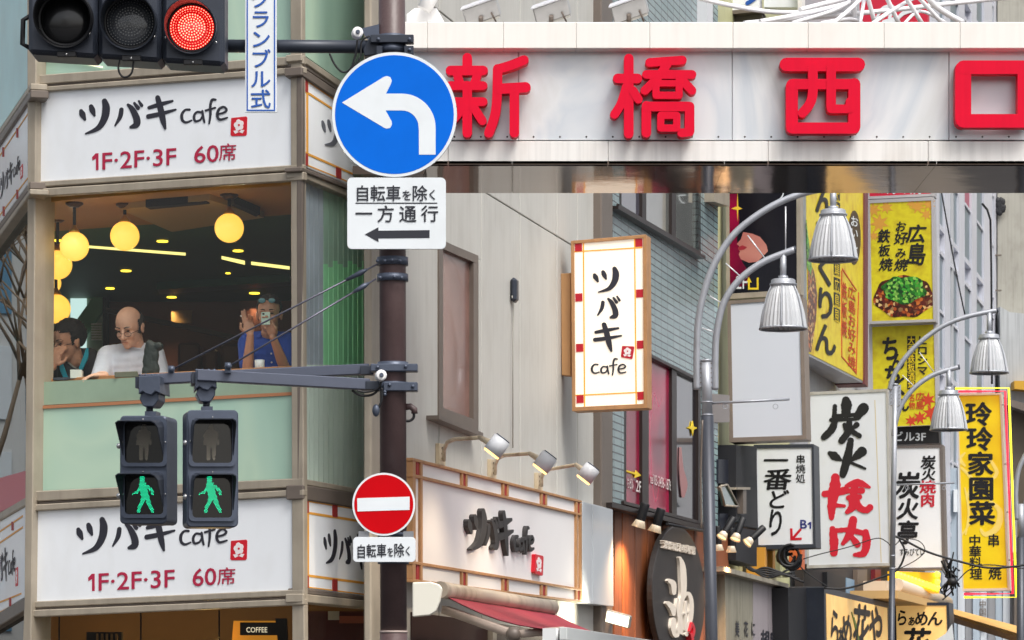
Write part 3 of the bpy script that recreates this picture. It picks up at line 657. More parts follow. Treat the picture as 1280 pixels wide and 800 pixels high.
# spot lamps above the sign
def spot(label, base, head, aim, L=.16, r=.05, group='black spotlights over the wooden shop front', lamp=True):
    t = thing('spot_lamp', label, 'lamp', base, group)
    h = V(head); a = V(aim).normalized(); 
    MB().lathe(h, a, [(r*.75, -L), (r*.8, -L*.95), (r*.8, -.02), (r*.7, 0)], 18).build('housing', M_blk, t)
    MB().lathe(h, a, [(r*.8, -.01), (r*1.25, .05), (r*1.2, .05), (r*.75, 0)], 18, caps=False).build('reflector', mat('lamp_reflector', (226, 216, 200), .3, .3, emit=(255, 220, 170), es=.2), t)
    MB().lathe(h, a, [(r*1.1, .032), (r*1.1, .036)], 18).build('lens', emis('lamp_lens', (255, 205, 130), 2.2), t)
    MB().tube([V(base), (V(base)+h)/2+V((0, 0, .02)), h-a*L*.8], .013, 8).build('arm', M_blk, t)
    if lamp:
        ld = bpy.data.lights.new('spot_light', 'SPOT'); lo = bpy.data.objects.new('spot_light', ld); COL.objects.link(lo)
        ld.energy = 70; ld.color = (1, .58, .28); ld.spot_size = R(125); ld.spot_blend = .8; ld.shadow_soft_size = .04
        lo.parent = t; lo.location = h+a*.07-OFF[t]; lo.rotation_euler = a.to_track_quat('-Z', 'Y').to_euler()
    return t
for (x, y), lab in (((800, 652), 'black spotlight over the orange planks, first from the left'), ((820, 658), 'black spotlight over the orange planks, second from the left, beside the round sign')):
    hd = FH.px(x, y, .32); spot(lab, FH.pt(FH.ab(x-2, y-14)[0], FH.ab(x-2, y-14)[1]+.02, .01), hd, (-.3, .05, -1))
for i, ((x, y, Z), am, lab) in enumerate((((898, 682, 31), (.05, 0, -1), 'black spotlight pointing down just right of the grey lamp post, lowest left of the cluster'), ((914, 684, 31.5), (0, 0, -1), 'black spotlight pointing down, low in the middle of the cluster right of the lamp post'),
        ((905, 667, 30.5), (-.5, -.3, -.8), 'black spotlight tilted down left, upper left of the cluster right of the lamp post'), ((921, 669, 31), (-.35, -.3, -.9), 'black spotlight tilted, in the middle of the cluster beside the lamp post'), ((938, 675, 30.7), (-.75, -.3, -.7), 'black spotlight tilted down left, rightmost of the cluster beside the bird sign'))):
    h = P(x, y, Z); spot(lab, FH.pt(FH.ab(900+5*i, 655)[0], h.z+.22+.03*i, .02), h, am, .19, .043, 'black spotlights clustered right of the lamp post', i < 2)
MB().tube([FH.px(783, 640, .1), FH.px(800, 640.5, .3), FH.px(800, 644, .32)], .012, 8)
b = MB(); b.tube([FH.px(834, 655, .25), FH.px(880, 664, .25)], .014, 8); b.tube([FH.px(834, 655, .25), FH.px(834, 655, 0)], .014, 8); tag(b.build('lamp_rail', M_blk), 'thin black rail above the round black sign, ending behind the lamp post', 'rail')
# ================================================================== WOOD-FRAMED SIGN (side street, above awning)
ws = thing('framed_cafe_sign', 'large white cafe sign in a tan lattice frame above the maroon awning', 'sign', FH.px(520, 726, .05))
Mlit = mat('warm_white_board', (238, 236, 236), .4, var=.06, vscale=1.5)
MB().pp(FH, [(517, 576), (727, 629), (727, 753), (517, 726)], .05, .13).build('panel', Mlit, ws)
def fl(x, k):   # frame lines: 0 top,1 second,2 third,3 bottom
    A = ((516, 574, 727, 627), (516, 594, 727, 643.5), (516, 703, 727, 737), (516, 725.5, 727, 752))[k]
    return A[1]+(A[3]-A[1])*(x-A[0])/(A[2]-A[0])
for k in range(4):
    MB().pp(FH, [(516, fl(516, k)-1.9), (727.5, fl(727.5, k)-1.4), (727.5, fl(727.5, k)+1.4), (516, fl(516, k)+1.9)], .1, .15).build('rail', M_wood, ws, .002)
for x, w_ in ((516.2, 3.6), (526, 2.6), (720.5, 2.), (725.5, 2.)):
    MB().pp(FH, [(x, fl(x, 0)+2), (x+w_, fl(x+w_, 0)+2), (x+w_, fl(x+w_, 3)-2), (x, fl(x, 3)-2)], .1, .148).build('rail', M_wood, ws, .002)
for k in (0, 2):
    for x in (577.5, 629, 677, ):
        for dx in (0, 5.5): MB().pp(FH, [(x+dx, fl(x+dx, k)+2), (x+dx+1.8, fl(x+dx+2, k)+2), (x+dx+1.8, fl(x+dx+2, k+1)-2), (x+dx, fl(x+dx, k+1)-2)], .1, .146).build('rail', M_wood, ws, .002)
        MB().pp(FH, [(x+1.8, fl(x+2, k)+2), (x+5.5, fl(x+6, k)+2), (x+5.5, fl(x+6, k+1)-2), (x+1.8, fl(x+2, k+1)-2)], .1, .138).build('red_block', M_maroon, ws)
    for x in (521, 723): MB().pp(FH, [(x, fl(x, k)+2), (x+(5 if x < 600 else 2.5), fl(x+4, k)+2), (x+(5 if x < 600 else 2.5), fl(x+4, k+1)-2), (x, fl(x, k+1)-2)], .1, .138).build('red_block', M_maroon, ws)
MK = mat('black_raised_letter', (48, 46, 46), .5, var=.2)
for gp, (x0, x1, y0, y1, sx0, sx1, sy0, sy1) in ((L0, (400, 545, 505, 680, 586, 608, 637, 690)), (L1, (570, 712, 515, 665, 607, 625, 644, 688)), (L2, (738, 880, 510, 680, 624, 642, 640, 695))):
    b = MB(); strokes(b, FH, [desk([(x, y, w2*1.15) for x, y, w2 in s_]) for s_ in gp], lambda x, y: (sx0+(x-x0)/(x1-x0)*(sx1-sx0), sy0+(y-y0)/(y1-y0)*(sy1-sy0)), .13, .165); b.build('raised_letter', MK, ws)
b = MB(); strokes(b, FH, [desk([(x, y, w2*1.5) for x, y, w2 in s_]) for s_ in L3], lambda x, y: (643+(x-905)/235*25, 658+(y-540)/130*35), .13, .16); b.build('raised_lettering', MK, ws)
logo_mark(FH, [(669, 692), (679.5, 695), (679, 720), (668.5, 717)], .16, ws, c0=.13)
# gooseneck lamps above it
def goose(label, base, knee, head, dirv, k=1):
    t = thing('gooseneck_lamp', label, 'lamp', FH.px(*base, .02), 'cream gooseneck lamps above the lattice framed sign')
    Mc = mat('cream_rusty_arm', (196, 180, 152), .5, dirtamt=.6, dirt=(120, 84, 58))
    x, y = base
    MB().pp(FH, [(x-4.5*k, y-26*k), (x+3*k, y-25*k), (x+3*k, y+2), (x-4.5*k, y)], .0, .03).build('bracket', Mc, t, .003)
    for dy in (20, 13, 7):
        MB().sph(FH.px(x-.8, y-dy*k, .035), .009, None, 8, 6).build('bolt', M_framed, t)
    pts = [FH.px(x+1, y-5, .05), FH.px(x+1, y-18*k, .09), FH.px(x+5*k, y-27*k, .2), FH.px(x+14*k, y-31*k, .34), FH.px(*knee, .7), FH.px(*head, .88)]
    MB().tube([pts[0], pts[1], pts[2], pts[3], pts[4]], .013, 10).build('arm', Mc, t)
    h = pts[5]; d = V(dirv).normalized(); nb = pts[4]
    MB().tube([nb, nb*.4+h*.6, h-d*.03], [.016, .022, .026], 10).build('neck', Mc, t)
    MB().lathe(h, d, [(.045, -.06), (.058, -.055), (.06, .05)], 20).build('housing', mat('white_lamp_shell', (214, 216, 220), .35), t)
    MB().lathe(h, d, [(.05, -.066), (.05, -.06)], 20).build('back_plate', M_gun, t)
    MB().lathe(h, d, [(.056, .05), (.052, .062)], 20).build('lens', emis('warm_lens', (255, 200, 120), 2.0), t)
    ld = bpy.data.lights.new('warm_spot', 'SPOT'); lo = bpy.data.objects.new('warm_spot', ld); COL.objects.link(lo)
    ld.energy = 18; ld.color = (1, .8, .56); ld.spot_size = R(100); ld.spot_blend = .9; ld.shadow_soft_size = .05
    lo.parent = t; lo.location = h+d*.08-OFF[t]; lo.rotation_euler = d.to_track_quat('-Z', 'Y').to_euler()
dv = (-FH.n*.75+V((0, 0, -1))-FH.u*.15)
goose('cream gooseneck lamp above the framed sign, nearest the brown pole', (554, 580), (600, 547), (621, 558), dv)
goose('cream gooseneck lamp above the framed sign, middle of the three', (618, 597), (662, 567), (681, 578), dv, .9)
goose('cream gooseneck lamp above the framed sign, farthest from the brown pole', (676, 612), (720, 581), (735, 592), dv, .82)
# white blank panels right of the sign
bp = thing('panel_pair', 'blank pale grey double panel between the lattice sign and the wooden planks', 'panel', FH.px(730, 750, .02))
for q in ([(728.5, 627), (740, 630), (740, 755), (728.5, 753)], [(741, 630), (766, 637), (767, 758), (741, 755)]): MB().pp(FH, q, .02, .13).build('panel', mat('pale_grey_panel', (196, 202, 208), .3, var=.1, coat=.4), bp, .003)
# awning ------------------------------------------------------------
aw = thing('awning', 'maroon fabric awning with a cream roller box under the lattice sign', 'awning', FH.px(560, 800, .1))
Mcream = mat('ivory_enamel', (220, 218, 206), .35, dirtamt=.25, dirt=(140, 130, 110))
b = MB(); e = [(515.5, 728), (538, 727), (550, 731), (553, 736), (550, 752), (545, 764), (537, 769), (515.5, 771)]
fa = Fr(FH.pt(FH.ab(553, 740)[0], 0, 0), UB)
b.pp(front(FH.px(520, 745, .3).y-.3), e, -.12, .0); b.build('end_cap', Mcream, aw, .006)
MB().tube([FH.px(550, 737, .3), FH.px(690, 760, .3)], .055, 16).build('roller', mat('aged_roller', (190, 176, 158), .45, dirtamt=.5), aw)
Mred = mat('maroon_fabric', (156, 52, 66), .8, var=.2, vscale=6, bump=.15, bscale=90)
nA = 26
b = MB(); pA = [FH.px(553+(690-553)*i/nA, 743+(766-743)*i/nA, .28) for i in range(nA+1)]; pB = [FH.px(699+(823-699)*i/nA, 788+(806-788)*i/nA, 1.25)+V((0, 0, .008*sin(i*1.2))) for i in range(nA+1)]
vs = []; 
for i in range(nA+1):
    for j in range(7): 
        tt = j/6; p = pA[i].lerp(pB[i], tt); p.z -= .05*sin(pi*tt); vs.append(p)
top = [v for v in vs]; bot = [v-V((0, 0, .006)) for v in vs]; n = len(vs)
fs = []
for i in range(nA):
    for j in range(6):
        k = i*7+j; fs += [[k, k+7, k+8, k+1], [n+k, n+k+1, n+k+8, n+k+7]]
b.faces(top+bot, fs, True); b.build('canopy', Mred, aw, recalc=False)
MB().prism([pB[0]+V((0, 0, .02)), pB[nA]+V((0, 0, .02)), pB[nA]-V((0, 0, .06)), pB[0]-V((0, 0, .06))], [p+FH.n*.05 for p in (pB[0]+V((0, 0, .02)), pB[nA]+V((0, 0, .02)), pB[nA]-V((0, 0, .06)), pB[0]-V((0, 0, .06)))]).build('front_bar', mat('pale_bar', (196, 200, 200), .4), aw, .004)
fb = [pB[0]-V((0, 0, .06)), pB[nA]-V((0, 0, .06))]
MB().prism([fb[0], fb[1], fb[1]-V((0, 0, .25)), fb[0]-V((0, 0, .25))], [p+FH.n*.01 for p in (fb[0], fb[1], fb[1]-V((0, 0, .25)), fb[0]-V((0, 0, .25)))]).build('valance', mat('pale_valance', (200, 204, 204), .6), aw)
e1 = FH.px(556, 762, .3); e2 = FH.px(642, 793, .9); e3 = FH.px(705, 788, 1.2)
Marm = mat('beige_arm', (176, 160, 148), .4, dirtamt=.3)
for a_, b_ in ((e1, e2), (e2, e3)):
    d = (b_-a_).normalized(); MB().tube([a_, b_], .035, 4).build('folding_arm', Marm, aw)
MB().sph(e2, .05).build('elbow_joint', M_framed, aw)
MB().lathe(pB[0]+V((-.05, 0, -.03)), FH.u, [(.06, -.05), (.06, .05)], 4).build('corner_cap', mat('white_cap', (226, 228, 228), .4), aw)
# dark recess under the awning
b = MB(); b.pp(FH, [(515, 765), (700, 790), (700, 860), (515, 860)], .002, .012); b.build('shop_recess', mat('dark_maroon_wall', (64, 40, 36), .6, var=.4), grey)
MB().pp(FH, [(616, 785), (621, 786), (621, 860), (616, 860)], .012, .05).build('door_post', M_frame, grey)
# floodlight ----------------------------------------------------------
fl_ = thing('floodlight', 'lit floodlight glaring at the lower right corner of the blank panels', 'lamp', FH.px(768, 776, .1))
c = FH.px(771, 775, .35); d = V((-.1, -.6, -.35)).normalized()
ax = Fr(c, V((1, -.3, -.28)).normalized(), V((.15, -.2, 1)))
MB().bx(ax, -.1, .11, -.045, .06, -.05, .0).build('housing', mat('grey_cast', (150, 148, 142), .4, .4), fl_, .01)
MB().bx(ax, -.09, .10, -.035, .05, .0, .006).build('lens', emis('white_glare', (255, 244, 214), 2.2), fl_)
MB().tube([FH.px(768, 768, .02), c], .02, 8).build('arm', M_framed, fl_)
ld = bpy.data.lights.new('flood', 'SPOT'); lo = bpy.data.objects.new('flood', ld); COL.objects.link(lo); ld.energy = 14; ld.color = (1, .9, .68); ld.spot_size = R(130); ld.shadow_soft_size = .08
lo.parent = fl_; lo.location = FH.px(757, 773, .3)-OFF[fl_]; lo.rotation_euler = (-FH.n-FH.u*.4).to_track_quat('-Z', 'Y').to_euler()
# ================================================================== LIT BLADE SIGN
bl = thing('lit_blade_sign', 'backlit cream cafe box sign in a tan wooden case projecting from the grey wall', 'sign', P(714, 513, 25.3))
fb_ = blade(714, 25.3)
MB().pp(fb_, [(713.5, 301), (807.5, 293), (809, 510), (715, 514)], -.2, -.005).build('case', M_wood, bl, .004)
for q in ([(713.5, 301), (807.5, 293), (808, 297), (713.5, 305)], [(715, 509), (809, 504.5), (809, 510), (715, 514)], [(713.5, 305), (717.5, 304.6), (719, 509), (715, 509)], [(803.5, 297.3), (808, 297), (809, 504.5), (804.5, 504.7)]): MB().pp(fb_, q, -.01, .015).build('frame_rail', M_wood, bl, .002)
Mface = mat('backlit_cream', (250, 244, 232), .35, emit=(255, 236, 208), es=.2)
MB().pp(fb_, [(717, 304), (804, 297), (805, 505), (718, 509.5)], -.005, .0).build('face', Mface, bl)
Mor = mat('amber_line', (236, 160, 30), .5, emit=(236, 150, 30), es=.25); Mmr = mat('ruby_block', (172, 16, 36), .5, emit=(172, 16, 36), es=.15)
b = MB()
for q in ([(728.5, 304), (730, 304), (731.5, 509), (730, 509)], [(792.5, 298.5), (794, 298.4), (796, 505), (794.5, 505)], [(718, 313.8), (803, 308.6), (803, 310), (718, 315.2)], [(719, 493.5), (805, 489.3), (805, 490.7), (719, 495)]): b.pp(fb_, q, 0, .003+.0006*random.random())
b.build('orange_line', Mor, bl)
for x, y in ((718.5, 304.5), (719, 367), (720, 430), (720.5, 494), (794, 298.6), (795, 362), (796, 426), (796.5, 490)): MB().pp(fb_, [(x, y), (x+8.8, y-.5), (x+9, y+9.5), (x+.2, y+10)], 0, .005).build('ruby_block', Mmr, bl)
for gp, (x0, x1, y0, y1, sx0, sx1, sy0, sy1) in ((L0, (395, 545, 500, 680, 741, 773, 333, 367)), (L1, (570, 712, 515, 665, 746, 775, 368, 399)), (L2, (738, 880, 510, 680, 743, 777, 404, 440)), (L3, (905, 1140, 538, 672, 739, 783, 447, 470))):
    b = MB(); strokes(b, fb_, [desk(s_) for s_ in gp], lambda x, y: (sx0+(x-x0)/(x1-x0)*(sx1-sx0), sy0+(y-y0)/(y1-y0)*(sy1-sy0)), 0, .004); b.build('letter' if gp is not L3 else 'latin_lettering', M_ink, bl)
logo_mark(fb_, [(777, 432), (793, 433), (791, 449), (776, 447)], .005, bl, mred=Mmr)
MB().pp(fb_, [(701, 342), (713.5, 341), (713.5, 470), (702, 469)], -.16, -.05).build('bracket', mat('tan_bracket', (192, 146, 98), .5, var=.2), bl, .004)
# ================================================================== STATION GATE ARCH
fA = front(19.0)
arch = thing('gate_arch', 'white metal street gate beam carrying large red characters and a mirrored underside', 'gate', P(1000, 860, 19.3))
M_arch = mat('ivory_gate_panel', (238, 234, 228), .4, streak=.1, dirtamt=.1, dirt=(170, 160, 140))
M_brush = ramp_mat('brushed_gate_reflections', [(.3, (212, 212, 210)), (.42, (222, 224, 226)), (.5, (202, 208, 214)), (.56, (220, 222, 223)), (.64, (206, 207, 205)), (.75, (226, 224, 220))], .9, 5, .28, (1, 1, .5), dist=1.6); M_brush.node_tree.nodes['Principled BSDF'].inputs['Metallic'].default_value = .25  # pale and blue-grey bands put soft reflections into the fascia colour
M_brush2 = mat('streaked_gate_panel', (234, 232, 228), .38, .1, streak=.3, dirtamt=.2, dirt=(170, 150, 128))
xe = 1650
cs = [478, 534, 629, 720, 812, 916, 1010, 1105, 1200, 1300, 1400, 1520, xe]
for i in range(len(cs)-1): MB().pb(fA, cs[i]+.12, 27.5, cs[i+1]-.12, 60.5, -.3, .10).build('cap_panel', M_arch, arch, .004)
for a_, b_ in ((478, 648), (648.5, 915), (915.5, 1186), (1186.5, xe)): MB().pb(fA, a_, 62, b_, 175, -.3, 0).build('fascia_panel', M_brush, arch, .003)
for a_, b_ in ((478, 560), (560.4, 760), (760.4, 960), (960.4, 1160), (1160.4, xe)): MB().pb(fA, a_, 176.5, b_, 205.5, -.04, .02).build('lower_panel', M_brush2, arch, .003)
zs = fA.ab(600, 205.5, .02)[1]
def ppl(name, pts, m, parent, th=V((0, 0, .02))): b = MB(); b.prism([V(p) for p in pts], [V(p)+th for p in pts]); return b.build(name, m, parent)
M_mir = mat('mirror_soffit', (120, 104, 94), .06, 1.0, bump=.12, bscale=2.2)
X = lambda px: (px-CX)/F*19
for a_, b_ in ((478, 640), (640.4, 905), (905.4, 1170), (1170.4, xe)):
    ppl('soffit_panel', [(X(a_), 19.0-.02, zs), (X(b_), 19.0-.02, zs), (X(b_), 20.08, zs), (X(a_), 20.08, zs)], M_mir, arch)
MB().pb(front(20.07), 500, 30, xe*1.0-120, 239, -.02, .0).build('back_panel', M_framed, arch)
MB().pb(front(19.3), 480, 64, xe, 200, -.72, 0).build('core', M_framed, arch)
ppl('soffit_bracket', [(X(441), 18.97, zs-.06), (X(530), 18.97, zs-.06), (X(530), 19.6, zs-.04), (X(441), 19.6, zs-.04)], mat('dark_brown_bracket', (70, 58, 50), .4, .3), arch, V((0, 0, .05)))
b = MB()
for x in range(500, 1640, 33):
    b.sph(fA.px(x+(x*7 % 11), 171, .0), .006, None, 6, 4)
b.build('rivet', M_seam, arch)
MB().pb(fA, xe-60, 100, xe+120, 870, -.8, -.02).build('gate_pillar', M_arch, arch)
# big red characters -------------------------------------------------
M_big = mat('gate_red', (222, 4, 48), .45, spec=.15, var=.15, vscale=3, streak=.12)
def L_(*p, w=12): return [(x, y, w) for x, y in p]
KJ = {
 'new': [L_((584, 72), (584, 84)), L_((563, 88), (604, 88)), L_((571, 92), (575, 104), w=11), L_((597, 92), (593, 104), w=11), L_((562, 107), (604, 107), w=11), L_((566, 127), (604, 127), w=11), L_((584, 107), (584, 166)), L_((579, 130), (574, 140), (566, 150), w=11), L_((592, 134), (603, 151), w=11),
         L_((655, 75), (640, 81), (624, 86), w=12), L_((622, 86), (621, 125), (618, 146), (611, 166), w=12), L_((624, 111), (657, 109), w=13), L_((643, 112), (643, 166), w=12)],
 'bridge': [L_((786, 73), (786, 167)), L_((772, 98), (797, 98)), L_((783, 108), (776, 130), (768, 143), w=11), L_((791, 113), (798, 124), w=11), L_((812, 78), (853, 75), w=11), L_((834, 80), (822, 97), (806, 113), w=11), L_((808, 93), (865, 93), w=11), L_((849, 96), (865, 113), w=11),
            L_((820, 104), (848, 104), w=8), L_((820, 104), (820, 119), w=9), L_((849, 104), (849, 119), w=9), L_((820, 119), (849, 119), w=9), L_((808, 132), (808, 166)), L_((808, 133), (862, 133), w=12), L_((862, 133), (862, 164), w=12), L_((862, 165), (852, 166), w=11),
            L_((826, 144), (846, 144), w=9), L_((826, 144), (826, 160), w=9), L_((846, 144), (846, 160), w=9), L_((826, 160), (846, 160), w=9)],
 'west': [L_((983, 80.5), (1073, 80.5), w=17), L_((990, 107), (990, 159), w=15), L_((990, 105), (1068, 105), w=13), L_((1068, 105), (1068, 159), w=15), L_((990, 160), (1068, 160), w=14), L_((1016, 84), (1016, 116), (1012, 130), (1003, 141), w=12), L_((1039, 84), (1039, 134), w=12), L_((1039, 136), (1062, 136), w=11), L_((1061, 136), (1062, 126), w=9)],
 'mouth': [L_((1204, 86), (1204, 150), w=20), L_((1204, 84), (1284, 84), w=17), L_((1282, 86), (1282, 150), w=20), L_((1204, 151), (1284, 151), w=17)]}
for i, (k, lab) in enumerate((('new', 'red raised character on the white gate, leftmost, beside the blue arrow sign'), ('bridge', 'red raised character on the white gate, second from the left'), ('west', 'red raised character on the white gate, third from the left'), ('mouth', 'red square ring character on the white gate, cut by the right edge'))):
    b = MB(); strokes(b, fA, KJ[k], lambda x, y: (x, y), .05, .125, dz=.0006); t = b.build('gate_character', M_big); tag(t, lab, 'lettering', 'red characters on the gate')
# floodlights on top --------------------------------------------------
def aflood(label, x, y, Z=19.35):
    t = thing('gate_floodlight', label, 'lamp', P(x, 30, Z), 'silver floodlights on top of the gate')
    f = Fr(P(x, y, Z), V((1, -.25, .30)), V((-.28, -.35, 1)))
    MB().bx(f, -.11, .11, -.06, .05, -.03, .03).build('housing', mat('cast_silver', (178, 178, 178), .35, .5, var=.25, vscale=14), t, .008)
    MB().bx(f, -.118, .118, .048, .062, -.05, .045).build('lid', mat('pale_cast', (214, 216, 222), .4, .2), t, .004)
    MB().bx(f, -.10, .10, -.07, -.058, -.025, .025).build('lens', mat('floodlight_lens', (188, 186, 178), .2, coat=.6), t)
    MB().tube([P(x-1, 29, Z), P(x-1, y+7, Z-.04)], .014, 8).build('stem', M_framed, t)
    MB().tube([P(x+18, 27, Z), P(x+12, y+2, Z-.05)], .006, 6).build('wire', M_framed, t)
aflood('silver floodlight on the gate top, leftmost, nearest the brown pole', 602, 14)
aflood('silver floodlight on the gate top, middle of the three', 690, 13)
aflood('silver floodlight on the gate top, rightmost, before the striped teal wall', 787, 11)
t = thing('white_lamp_foot', 'white flared metal foot on the gate top right beside the brown pole', 'bracket', P(530, 28, 19.3))
MB().pp(front(19.3), [(508, 28), (508, 18), (518, 10), (546, 10), (555, 27), (555, 28)], -.12, 0).build('flare', mat('white_enamel', (238, 238, 238), .35), t, .004)
MB().tube([P(530, 12, 19.22), P(541, -8, 19.22), P(556, -30, 19.3)], .045, 14).build('neck', MATS['white_enamel'], t)
# white pipe sculpture ------------------------------------------------
Mpip = mat('white_pipe_paint', (236, 236, 240), .35, var=.1, dirtamt=.15, dirt=(150, 150, 150))
ps = thing('pipe_sculpture', 'tangle of white curved pipes standing on top of the gate', 'sculpture', P(1040, 28, 19.4))
for k, (pts, r) in enumerate((([(860, -6), (900, 4), (955, 14), (1000, 16)], .014), ([(950, 27), (1000, 18), (1060, 4), (1110, -14)], .015), ([(930, 29), (1000, 23), (1110, 13), (1200, 3), (1290, -6)], .015), ([(990, 29), (1050, 10), (1075, -12)], .013),
      ([(1066, -20), (1068, 30)], .018), ([(1040, 30), (1062, 12), (1090, -15)], .013), ([(1082, -12), (1094, 30)], .014), ([(1104, -12), (1124, 30)], .014), ([(1125, -15), (1153, 30)], .014), ([(1140, -12), (1178, 29)], .014),
      ([(1150, -15), (1170, 8), (1203, 28)], .018), ([(1090, 30), (1120, 10), (1160, -12)], .013), ([(1026, 29), (1062, 24), (1078, 29)], .012), ([(1130, 30), (1150, 14), (1182, 28)], .01), ([(1075, 30), (1082, -12)], .012), ([(1000, 12), (1040, 2), (1075, -5), (1120, -8)], .014))):
    MB().tube([P(x, y, 19.35+.05*(k % 5)+.03*j) for j, (x, y, _) in enumerate(smooth_pts([(a, b_, 1) for a, b_ in pts], 5))], r, 8).build('pipe', Mpip, ps)
# ================================================================== BROWN SIGN POLE and its signs
ZP = 15.27
pc = lambda y, x=491.2: P(x, y, ZP)
x0, x1 = pc(0, 490.0), pc(800, 492.0)
def pole_at(y):
    return pc(y, 489.8+2.2*y/800)
pole = thing('sign_pole', 'brown painted steel pole carrying traffic lights and road signs', 'pole', (pole_at(860).x, ZP, 0))
MB().tube([pole_at(1270), pole_at(790)], .0655, 32).build('post', M_pole, pole)
MB().tube([pole_at(789.4), pole_at(-260)], .0635, 32).build('post', M_pole, pole)
MB().tube([pole_at(791), pole_at(788.5)], .067, 32).build('joint_ring', mat('chipped_ring', (176, 160, 152), .6), pole)
def ring(y0, y1, r=.075, m=M_gun, nm='clamp_band', par=None):
    MB().tube([pole_at(y0), pole_at(y1)], r, 28).build(nm, m, par or pole)
for y0, y1 in ((45, 53), (58, 67), (322, 332), (343, 352), (453, 464), (478, 489), (699, 705), (666, 671), (214, 222)): ring(y0, y1)
fP = front(ZP-.085)
for q in ((463, 43, 517, 53), (505, 57, 517, 68), (470, 57, 478, 68)): MB().pb(fP, *q, -.06, .0).build('clamp_plate', M_dkgun, pole, .003)
for q in ((463, 454.5, 522, 464), (479, 477.5, 522, 488.5)): MB().pb(fP, *q, -.08, .0).build('clamp_plate', M_gun, pole, .004)
for x, y in ((473, 49), (512, 49), (512, 62), (472, 326), (481, 326), (490, 325), (500, 326), (475, 347), (493, 346), (502, 347), (507, 458), (472, 459), (516, 483), (487, 481), (481, 490), (481, 493)): MB().sph(fP.px(x, y, .004), .009, None, 8, 6).build('bolt', M_gun, pole)
# vehicle signal arm + cables
MB().tube([P(276, 57.5, ZP), P(462, 58.5, ZP)], .031, 20).build('signal_arm', M_dkgun, pole)
MB().pp(front(ZP-.02), [(454, 62), (462, 46), (474, 42), (474, 68), (455, 70)], -.05, .03).build('arm_root', M_dkgun, pole, .004)
Mcer = mat('white_ceramic', (230, 230, 230), .25, coat=.6)
def insul(x, y):
    c = P(x, y, ZP-.17)
    MB().lathe(c, (.15, -1, 0), [(.015, -.03), (.026, -.025), (.026, -.008), (.018, -.004), (.018, .004), (.026, .008), (.026, .025), (.02, .03)], 20).build('insulator', Mcer, pole)
    MB().lathe(c, (.15, -1, 0), [(.011, .028), (.009, .04)], 12).build('insulator_bolt', M_gun, pole)
insul(446.5, 41.5); insul(476, 469.5)
MB().pp(front(ZP-.03), [(450, 36), (474, 30), (474, 46), (462, 52)], -.02, .0).build('gusset', M_gun, pole)
def cable(pts, Z, r=.006, m=M_blk, name='cable', par=None, seg=6):
    pp_ = [P(x, y, Z if not isinstance(Z, (list, tuple)) else Z[min(i, len(Z)-1)]) for i, (x, y) in enumerate([(a, b_) for a, b_, _ in smooth_pts([(a, b_, 1) for a, b_ in pts], 6)])]
    return MB().tube(pp_, r, seg).build(name, m, par)
cable([(412, 67), (418, 80), (428, 90), (438, 86), (444, 70), (447, 48)], ZP-.1, .005, par=pole)
cable([(438, 86), (450, 72), (452, 52), (462, 45)], ZP-.1, .005, par=pole)
cable([(440, 488), (450, 494), (463, 494), (472, 488), (478, 474)], ZP-.1, .006, par=pole)
cable([(446, 488), (458, 490), (472, 486), (477, 476)], ZP-.12, .005, par=pole)
cable([(477, 485), (477, 500), (472, 512)], ZP-.1, .006, par=pole)
MB().sph(P(470, 513, ZP-.1), (.018, .018, .03)).build('cable_plug', M_gun, pole)
MB().tube([P(506, 509, ZP), P(513, 508, ZP), P(518, 512, ZP), P(518, 517, ZP)], .016, 12).build('cable_entry', M_pole, pole)
cable([(517, 514), (517, 522), (512, 526), (507, 526)], ZP, .007, par=pole)
# lower pedestrian arms
Marmg = mat('arm_slate_paint', (88, 94, 110), .4, .2, var=.2, vscale=10)
def boxarm(p0, p1, y_, h=14, D0=ZP, D1=ZP):
    (xa, ya), (xb, yb) = p0, p1
    A0 = P(xa, ya, D0); B0 = P(xb, yb, D1); hh_ = h/2/F*ZP
    d = (B0-A0).normalized(); sd_ = d.cross(Z3).normalized()*.03
    u = V((0, 0, hh_))
    b = MB(); b.prism([A0+u+sd_, B0+u+sd_, B0-u+sd_, A0-u+sd_], [A0+u-sd_, B0+u-sd_, B0-u-sd_, A0-u-sd_]); return b.build('signal_arm', Marmg, pole, .004)
boxarm((462, 461.5), (176, 475), 0, 13, ZP+.08, ZP+.1)
boxarm((462, 481), (246, 469), 0, 14, ZP-.08, ZP-.22)
for x, y, Z, o in ((462, 478, ZP-.06, 0), (455, 459, ZP+.06, 0)): MB().pb(front(Z-.05), x-5, y-2, x+12, y+9, -.05, .01).build('arm_socket', M_dkgun, pole, .003)
# stay wires
for (pp_, nm) in ((((472, 330), (437, 352.5), (345, 398), (215, 462)), 0), (((470, 348.5), (435, 371), (380, 402), (286, 458)), 1)):
    Z0, Z1 = (ZP-.07, ZP+.08) if nm == 0 else (ZP-.09, ZP-.25)
    n_ = len(pp_); pts = [P(x, y, Z0+(Z1-Z0)*i/(n_-1)) for i, (x, y) in enumerate(pp_)]
    MB().tube([pts[0], pts[-1]], .0045, 8).build('stay_wire', mat('stay_wire_grey', (96, 96, 108), .3, .6), pole)
    a_ = pts[0].lerp(pts[-1], .05); b_ = pts[0].lerp(pts[-1], .15)
    MB().tube([a_, a_.lerp(b_, .3), b_], [.006, .013, .008], 8).build('turnbuckle', M_gun, pole)
    e = pts[-1]; MB().sph(e+V((0, -.02, 0)), .016).build('wire_anchor', Mcer if 0 else M_gun, pole); MB().pb(front(e.y), (e.x/e.y*F+CX)-5, HY-(e.z-EYE)/e.y*F-5, (e.x/e.y*F+CX)+2, HY-(e.z-EYE)/e.y*F+8, -.03, .01).build('anchor_plate', M_gun, pole)
